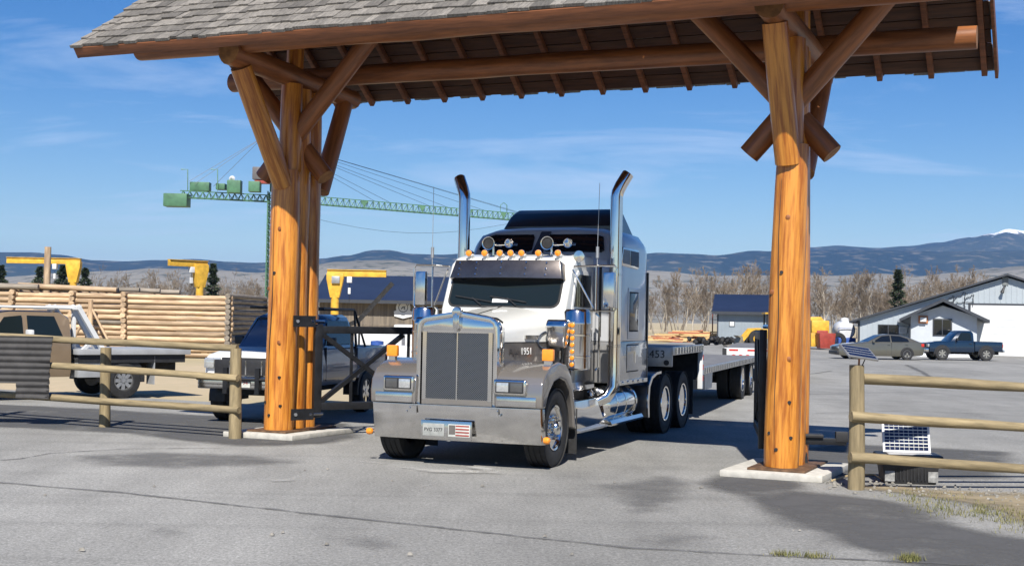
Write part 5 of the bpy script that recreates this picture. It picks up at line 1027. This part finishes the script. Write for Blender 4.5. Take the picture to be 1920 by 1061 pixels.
p = loc_(435, 335, 169); MB().lathe([(.0, -.3), (.4, 0), (.0, .5)], p, (0, -1, .2), 12).build('dish_lamp', white_m, tc_)
for u in (352, 408): p = loc_(u, 358, 168); t = loc_(u, 318, 168); MB().tube([p, t, t + Vector((-.9, 0, .0))], .07, 4).build('lamp_post', green_p, tc_)
b = MB()
for u, v in ((355, 340), (365, 345), (400, 350)): b.tube([top_, loc_(u, v, 168)], .03, 3)
for k in (.36, .42, .58, .66, .82, .98, 1.0): b.tube([top_, Vector((.6, 0, zj)).lerp(jend, k) + Vector((0, 0, .2))], .03, 3)
b.build('stay_cables', black_s, tc_)
hp_ = [Vector((.6, 0, zj - 1.2)).lerp(jend, t) - Vector((0, 0, 2.6 * math.sin(t * math.pi) + .8)) for t in [i / 10 for i in range(11)]]; MB().tube(hp_, .025, 3).build('hoist_line', black_s, tc_)
for k in (.32, .55, .75, .9): p = Vector((.6, 0, zj)).lerp(jend, k); MB().prism([(-.5, .0), (.5, .0), (0, -1.0)], 'y', -.1, .1).build('jib_gusset', green_p, tc_).matrix_basis = Matrix.Translation(p + Vector((0, -.5, .1)))
p = Vector((.6, 0, zj)).lerp(jend, .9); MB().tube([p + Vector((-.5, 0, .3)), p + Vector((-.5, 0, 1.3)), p + Vector((0, 0, 1.7)), p + Vector((.5, 0, 1.3)), p + Vector((.5, 0, .3))], .06, 4).build('hoop', green_p, tc_)

# ================================================================== NAVY-ROOFED BUILDING
nb = thing('wooden_building', 'long weathered-board building with a navy metal roof behind the pickup', 'building', (0, 90, 0))
xl, xr = at(586, 560, 90).x, 3.0
B = lambda n_, mb, m_, par=None, bev=0, **k: mb.build(n_, m_, par or nb, bev, **k)
B('wall', MB().bb(xl + .5, xr - .3, 0, 12, 0, 3.12), board_m); B('roof', MB().prism([(-.8, 3.08), (6, 5.05), (12.8, 3.08), (12.8, 2.98), (6, 4.9), (-.8, 2.96)], 'x', xl, xr), navy_rf); B('fascia', MB().bb(xl, xr, -.86, -.80, 2.86, 3.10), trim_m)
B('girt', MB().bb(xl + .5, xr - .3, -.03, .0, 1.3, 1.42), board_m)
for i in range(40):
    x = xl + .6 + i * .42
    if x < xr - .5: B('batten', MB().bb(x - .03, x + .03, -.025, .0, 0, 2.95), board_m)
p = at(756, 580, 89.9); em = thing('emblem_sign', 'round white emblem sign with a scroll on the weathered board wall', 'sign', (p.x, 89.93, p.z))
E_ = lambda n_, mb, m_, bev=0: mb.build(n_, m_, em, bev)
E_('disc', MB().lathe([(.0, .05), (.50, .05), (.52, .03), (.52, 0), (.0, 0)], (0, 0, .12), (0, -1, 0), 32), white_m); E_('inner_ring', MB().lathe([(.33, .051), (.35, .056), (.30, .056), (.32, .051)], (0, 0, .14), (0, -1, 0), 28, True), trim_m)
E_('scroll', MB().prism([(-.62, -.5), (-.66, -.15), (-.45, -.05), (-.3, -.3), (.3, -.3), (.45, -.05), (.66, -.15), (.62, -.5), (.3, -.58), (0, -.66), (-.3, -.58)], 'y', -.06, .0), white_m)
E_('mark', MB().tube([(-.14, -.06, .02), (-.02, -.06, .16), (.12, -.06, .2), (.05, -.06, .06), (.14, -.06, .0)], .04, 5), trim_m); E_('mark', MB().tube([(-.12, -.062, -.38), (.12, -.062, -.38)], .03, 4), trim_m)
for a in range(30, 160, 22): E_('letter_mark', MB().box((.42 * math.cos(R(a)), -.054, .14 + .42 * math.sin(R(a))), (.06, .01, .09)), trim_m)
# goods in the yard between gate and building
gy_ = 60
def pile(name, u, v, w, h, d, mat, label, cat, dep=gy_, bev=.12):
    p = at(u, v, dep); o = MB().bb(-w / 2, w / 2, 0, d, 0, h).build(name, mat, None, bev, seg=3); o.location = (p.x, dep, 0); tag(o, label, cat); return o
pile('wrapped_bundle', 716, 640, 1.9, 1.15, 2, white_m, 'white wrapped bundle left of the semi truck grille behind the gate', 'bundle')
pile('wrapped_bundle', 765, 640, 1.5, 1.55, 2, white_m, 'taller white wrapped bundle just left of the semi truck grille', 'bundle', 64)
pile('wrapped_bundle', 742, 660, 1.7, .75, 1.2, tank_w, 'low white wrapped bundle on the sand in front of the other bundles', 'bundle', 52)
pile('wrapped_bundle', 690, 640, 1.6, 1.3, 1.5, snow_m, 'rounded white covered heap behind the pickup', 'bundle', 66, .45)
bb_ = at(707, 650, 56); o = MB().lathe([(.0, 0), (.27, 0), (.29, .05), (.29, .3), (.30, .32), (.29, .34), (.29, .85), (.0, .88)], (0, 0, 0), (0, 0, 1), 20).build('barrel', blue_m); o.location = (bb_.x, 56, 0); tag(o, 'blue barrel standing among the white bundles', 'barrel')
p = at(668, 540, 66); cv2 = thing('conveyor', 'dark conveyor arm rising above the blue pickup toward the navy roof', 'conveyor', (p.x, 66, 0))
MB().tube([(-.9, 0, 1.2), (.2, 0, 1.75), (1.9, 0, 3.7)], .16, 4).build('belt_frame', under_m, cv2); MB().tube([(.2, 0, 1.7), (.2, 0, 0)], .06, 5).build('leg', under_m, cv2); MB().tube([(-.8, 0, 1.2), (-.8, 0, 0)], .06, 5).build('leg', under_m, cv2)

# ================================================================== RIGHT SIDE BUILDINGS
BY = R(17); BP = Vector((30.5, 90, 0)); bd = Vector((math.cos(BY), -math.sin(BY), 0)); bnrm = Vector((math.sin(BY), math.cos(BY), 0))
def atb(u, v, off=0.0):   # pixel -> local (x, z) on the building's front plane (or off metres before it)
    r = ray(u, v); t = (BP - bnrm * off).dot(bnrm) / r.dot(bnrm); p = Vector((r.x * t, r.y * t, EYE + r.z * t)); return Vector(((p - BP).dot(bd), 0, p.z))
mb_ = thing('metal_building', 'pale ribbed metal workshop with a dark gable roof edge and white garage door', 'building', BP, -BY)
B = lambda n_, mb, m_, par=None, bev=0, **k: mb.build(n_, m_, par or mb_, bev, **k)
xa, za = atb(1888, 517).x, atb(1888, 517).z; xe, ze_ = atb(1603, 600).x, atb(1603, 600).z; xr_ = 2 * xa - xe
B('wall', MB().prism([(xe + .3, 0), (xe + .3, ze_ + .0), (xa, za - .12), (xr_ - .3, ze_), (xr_ - .3, 0)], 'y', 0, 20), metal_w)
B('roof', MB().prism([(xe - .4, ze_ - .22), (xa, za), (xr_ + .4, ze_ - .22), (xr_ + .4, ze_ - .08), (xa, za + .14), (xe - .4, ze_ - .08)], 'y', -.5, 20.4), trim_m)
for i in range(62):
    x = xe + .55 + i * .36
    if x < xr_ - .4: zt = ze_ + (za - ze_) * (1 - abs(x - xa) / (xa - xe)) - .2; B('rib', MB().bb(x - .025, x + .025, -.03, .0, .0 if x < atb(1815, 600).x else 3.75, zt), metal_w)
B('corner_trim', MB().bb(xe + .2, xe + .36, -.05, .12, 0, ze_ - .05), trim_m)
dl, dt = atb(1820, 572).x, atb(1820, 572).z
B('garage_door_frame', MB().bb(dl - .15, dl + 5.6, -.06, .0, 0, dt + .14), trim_m); gd = B('garage_door', MB().bb(dl, dl + 5.45, -.09, -.05, 0, dt), white_m)
for i in range(1, 7): B('door_panel', MB().bb(dl + .02, dl + 5.43, -.105, -.09, dt / 7 * (i - 1) + .02, dt / 7 * i - .02), white_m, gd)
v0 = atb(1885, 527); B('gable_vent', MB().bb(v0.x - .2, v0.x + .2, -.06, 0, v0.z - .3, v0.z + .3), M('vent_grey', (.2, .22, .22), .6), None, .02)
v0 = atb(1881, 545); B('wall_lamp', MB().tube([(v0.x + .15, -.02, v0.z + .35), (v0.x + .05, -.3, v0.z + .3), (v0.x - .1, -.35, v0.z - .15)], [.04, .05, .14], 8), black_p)
w0, w1 = atb(1646, 608), atb(1685, 630); wn = B('window', MB().bb(w0.x, w1.x, -.05, .0, w1.z, w0.z), trim_m); B('pane', MB().bb(w0.x + .06, (w0.x + w1.x) / 2 - .03, -.06, -.04, w1.z + .06, w0.z - .06), glass_d, wn); B('pane', MB().bb((w0.x + w1.x) / 2 + .03, w1.x - .06, -.06, -.04, w1.z + .06, w0.z - .06), glass_d, wn)
w0 = atb(1693, 619); ac_ = B('air_conditioner', MB().bb(w0.x - .28, w0.x + .28, -.35, .0, w0.z - .24, w0.z + .24), white_m, None, .03); B('louvre', MB().bb(w0.x - .2, w0.x + .2, -.36, -.34, w0.z - .15, w0.z + .15), steel_g, ac_)
# running figures outlined in dark wire on the gable wall
def outline(parent, name, pts, cx, cz, s_): MB().tube([(cx + x * s_, -.09, cz + z * s_) for x, z in pts], .03, 4).build(name, trim_m, parent)
w0 = atb(1800, 563); wa = thing('wall_art', 'dark wire outline figures mounted high on the pale metal wall', 'wall art', BP, -BY)
for cx_, sc_ in ((-.62, .55), (0, .95), (.62, .75)):
    outline(wa, 'figure', [(-.4, .1), (-.2, .35), (.1, .4), (.25, .65), (.4, .6), (.32, .3), (.35, -.1), (.25, -.6)], w0.x + cx_, w0.z - .05, sc_); outline(wa, 'figure', [(-.4, .1), (-.5, -.25), (-.35, -.6)], w0.x + cx_, w0.z - .05, sc_); outline(wa, 'figure', [(-.3, -.1), (.05, -.15), (.3, -.05)], w0.x + cx_, w0.z - .05, sc_)
# office extension
ofx0, ofx1, ofz = atb(1708, 600, 4.9).x, atb(1832, 600, 4.9).x, atb(1708, 592, 4.9).z; oax, oaz = atb(1768, 566, 4.9).x, atb(1768, 566, 4.9).z
of = thing('office_extension', 'small pale office extension with a dark gable roof on the metal workshop', 'building', BP - bnrm * 4.9, -BY)
B = lambda n_, mb, m_, par=None, bev=0, **k: mb.build(n_, m_, par or of, bev, **k)
B('wall', MB().prism([(ofx0, 0), (ofx0, ofz), (oax, oaz - .25), (ofx1, ofz), (ofx1, 0)], 'y', 0, 4.9), office_w)
sl_ = (oaz - ofz) / (oax - ofx0)
B('roof', MB().prism([(ofx0 - .75, ofz - .75 * sl_ - .05), (oax, oaz), (ofx1 + .75, ofz - .75 * sl_ - .05), (ofx1 + .75, ofz - .75 * sl_ + .15), (oax, oaz + .22), (ofx0 - .75, ofz - .75 * sl_ + .15)], 'y', -.9, 4.9), trim_m)
B('gutter', MB().bb(ofx0 - .85, ofx0 - .70, -.9, 4.9, ofz - .75 * sl_ - .08, ofz - .75 * sl_ + .08), steel_g); B('downpipe', MB().tube([(ofx0 - .75, -.8, ofz - .3), (ofx0 - .08, -.1, ofz - .6), (ofx0 - .08, -.1, 0)], .06, 5), trim_m)
w0, w1 = atb(1749, 597, 4.9), atb(1785, 630, 4.9); wn = B('window', MB().bb(w0.x, w1.x, -.06, .0, w1.z, w0.z), trim_m, None, .01); B('pane', MB().bb(w0.x + .08, (w0.x + w1.x) / 2 - .03, -.07, -.05, w1.z + .08, w0.z - .08), glass_d, wn); B('pane', MB().bb((w0.x + w1.x) / 2 + .03, w1.x - .08, -.07, -.05, w1.z + .08, w0.z - .08), glass_d, wn)
w0 = atb(1731, 599, 4.9); fr2 = B('air_conditioner', MB().bb(w0.x - .31, w0.x + .31, -.1, .0, w0.z - .26, w0.z + .26), orange_b, None, .02); B('grille', MB().bb(w0.x - .2, w0.x + .2, -.3, -.05, w0.z - .15, w0.z + .15), white_m, fr2, .02)
w0 = at(1690, 640, 90); rl = thing('porch_railing', 'black picket railing beside the office extension', 'railing', (w0.x, 90, 0), -BY); MB().bb(-.6, .62, -.03, .03, 1.0, 1.06).build('top_rail', black_s, rl)
for i in range(8): MB().bb(-.58 + i * .165, -.54 + i * .165, -.02, .02, 0, 1.0).build('picket', black_s, rl)
b = MB()
for i in range(22): x = at(1712 + i * 5.5, 668, 83 - i * .03).x; b.lathe([(.0, -.1), (.3 + .15 * random.random(), .0), (.22, .16 + .1 * random.random()), (.0, .26)], (x, 83 + random.random() * .5, 0), (0, 0, 1), 9)
tag(b.build('snow_bank', snow_m, ang=80), 'melting snow heaped along the office extension behind the cars', None, None, 'stuff')
# blue-grey shed
SP = Vector((at(1345, 600, 118).x, 118, 0)); sx0, sx1 = 0.0, (at(1470, 600, 118).x - SP.x) * 1.02; sz, sr = at(1345, 586, 118).z, at(1345, 563, 118).z
sd_ = thing('shed', 'blue-grey ribbed shed with a navy roof beyond the step-deck trailer', 'shed', SP, -R(12)); B = lambda n_, mb, m_, par=None, bev=0, **k: mb.build(n_, m_, par or sd_, bev, **k)
B('wall', MB().bb(sx0, sx1, 0, 9, 0, sz), shed_w); B('roof', MB().prism([(-.6, sz - .1), (4.5, sr + .45), (9.6, sz - .1), (9.6, sz + .1), (4.5, sr + .68), (-.6, sz + .1)], 'x', sx0 - .5, sx1 + .5), navy_rf); B('fascia', MB().bb(sx0 - .5, sx1 + .5, -.65, -.6, sz - .15, sz + .12), trim_m)
for i in range(20): x = sx0 + .15 + i * .3; B('rib', MB().bb(x - .02, x + .02, -.025, 0, 0, sz - .05), shed_w)
w0 = at(1372, 607, 118); w0.x -= SP.x; wn = B('window', MB().bb(w0.x - .25, w0.x + .25, -.05, 0, w0.z - .25, w0.z + .25), trim_m); B('pane', MB().bb(w0.x - .2, w0.x + .2, -.06, -.04, w0.z - .2, w0.z + .2), white_m, wn); B('corner_trim', MB().bb(sx0 - .03, sx0 + .1, -.04, .06, 0, sz), trim_m)
# wheel loader
w0 = gr(1420, 645); dep = 104; p = at(1440, 640, dep); ld = thing('wheel_loader', 'yellow wheel loader with its bucket down in front of the shed', 'loader', (p.x, dep, 0), R(0))
B = lambda n_, mb, m_, par=None, bev=0, **k: mb.build(n_, m_, par or ld, bev, **k)
B('body', MB().prism([(-.6, .7), (-.6, 1.5), (.6, 1.7), (2.6, 1.75), (2.7, .8)], 'y', -.8, .8), yellow_p, None, .08); B('front_frame', MB().prism([(-1.6, .6), (-1.5, 1.4), (-.7, 1.5), (-.6, .7)], 'y', -.5, .5), yellow_p, None, .05)
cb = B('cab', MB().bb(-.3, .9, -.65, .65, 1.6, 1.75).bb(-.4, 1.0, -.75, .75, 2.75, 2.88), yellow_p); 
for x in (-.22, .82):
    for y in (-.6, .6): B('cab_post', MB().bb(x - .06, x + .06, y - .05, y + .05, 1.7, 2.76), black_s, cb)
for s_ in (-1, 1):
    B('lift_arm', MB().prism([(-.7, 1.6), (-1.6, 1.55), (-2.6, .35), (-2.4, .15), (-1.5, 1.2), (-.7, 1.25)], 'y', s_ * .45, s_ * .6), yellow_p)
    for x in (-1.05, 1.7): w_ = B('wheel', MB().lathe(tyre_prof(.72, .5, .36), (x, s_ * .85, .72), (0, 1, 0), 26, True), black_r); B('rim', MB().lathe([(.36, -.1), (.36, .22), (.2, .15), (.0, .15)], (x, s_ * .85, .72), (0, s_, 0), 18), yellow_p, w_)
B('bucket', MB().prism([(-2.4, .05), (-3.5, .02), (-3.55, .08), (-2.6, .25), (-2.45, .75), (-2.7, .95), (-2.3, .9), (-2.2, .4)], 'y', -1.1, 1.1), M('bucket_steel', (.33, .29, .22), .6, .4, .3, 3))
# lumber piles, scrap, machines
lp = MB(); rl_ = random.Random(4)
lumps = thing('lumber_pile', 'loose heap of fresh yellow lumber and poles beyond the trailer', 'lumber pile', (at(1285, 630, 122).x, 122, 0))
for i in range(46):
    ln = rl_.uniform(2.5, 6); a = rl_.gauss(0, .18); x = rl_.uniform(-4, 1.8); y = rl_.uniform(0, 4); z = .1 + rl_.random() * max(.1, 1.0 - abs(x + 1) * .15)
    put('board', segm.setdefault(('bd', i % 4), MB().bb(0, 3 + (i % 4) * .8, -.09, .09, -.06, .06).mesh('board', lumber_m if i % 4 else M('red_board', (.36, .10, .05), .7, rnd=.2))), lumps, Matrix.Translation((x, y, z)) @ Matrix.Rotation(a, 4, 'Z') @ Matrix.Rotation(rl_.gauss(0, .05), 4, 'Y'))
b = MB(); 
for i in range(40): b.lathe([(.0, -.1), (.28, 0), (.2, .2), (.0, .3)], (rl_.gauss(0, 1.1), rl_.uniform(0, 1.5), .05 + rl_.random() * .5), (rl_.gauss(0, 1), rl_.gauss(0, 1), 1), 7)
o = b.build('scrap_heap', under_m); o.location = (at(1350, 640, 108).x, 108, 0); tag(o, 'dark heap of scrap left of the yellow loader bucket', 'scrap heap')
p = at(1336, 610, 125); o = MB().tube([(0, 0, 0), (0, 0, 3.0)], .06, 6).bb(-.1, .1, -.1, .1, 0, .05).build('marker_post', M('rust_red', (.2, .05, .03), .7)); o.location = (p.x, 125, 0); tag(o, 'thin rusty red post beside the lumber heap', 'post')
p = at(1548, 620, 100); ml = thing('yellow_machine', 'yellow machine with a red bin left of the pale metal building', 'machine', (p.x, 100, 0)); B = lambda n_, mb, m_, par=None, bev=0, **k: mb.build(n_, m_, par or ml, bev, **k)
B('bin', MB().loft([[(-.55, -.6, .1), (.55, -.6, .1), (.55, .6, .1), (-.55, .6, .1)], [(-.65, -.7, 1.3), (.65, -.7, 1.3), (.65, .7, 1.3), (-.65, .7, 1.3)]]), red_m, None, .04); B('hood', MB().bb(-.9, .5, .8, 2.2, 1.3, 2.3), yellow_p, None, .08); B('engine', MB().bb(-.5, .4, .75, 1.6, 1.0, 1.5), red_m, None, .05); B('base', MB().bb(-.95, .6, .8, 2.3, .2, 1.3), yellow_p, None, .05); B('tyre', MB().lathe(tyre_prof(.62, .3, .3), (.95, -.2, .75), (0, 1, 0), 22, True), black_r)
p = at(1532, 605, 103); ex = thing('excavator_boom', 'yellow boom with a dark bucket just right of the right log column', 'machine', (p.x, 103, 0)); MB().prism([(-1.6, 2.0), (-1.2, 2.55), (.3, 2.6), (.6, 2.2), (.5, 1.7), (.2, 2.2), (-1.0, 2.1)], 'y', -.2, .2).build('boom', yellow_p, ex, .03); MB().prism([(-.9, .5), (-.8, 1.9), (-.1, 2.0), (.1, .9), (-.2, .4)], 'y', -.5, .5).build('bucket', under_m, ex, .05); MB().bb(-1.9, -.9, -.7, .7, 0, .7).build('base', steel_g, ex, .1)
p = at(1586, 605, 102); wt = thing('tank_trailer', 'white tank trailer with a blue cradle beside the pale metal building', 'tank', (p.x, 102, 0)); B = lambda n_, mb, m_, par=None, bev=0, **k: mb.build(n_, m_, par or wt, bev, **k)
B('tank', MB().lathe([(.0, -.9), (.6, -.85), (.75, -.6), (.75, .9), (.6, 1.1), (.0, 1.15)], (0, .5, 1.55), (0, 1, 0), 24), tank_w); B('manhole', MB().lathe([(.0, .3), (.3, .25), (.35, 0), (.0, 0)], (0, .4, 2.28), (0, 0, 1), 16), tank_w); B('cradle', MB().bb(-.7, .7, -.5, 1.6, .3, .95), blue_m, None, .04); B('rail', MB().tube([(-.75, -.5, .9), (-.75, -.5, 1.7), (.75, -.5, 1.7), (.75, -.5, .9)], .03, 5), blue_m); B('stand', MB().bb(-.5, .5, 0, 1.2, 0, .3), under_m)
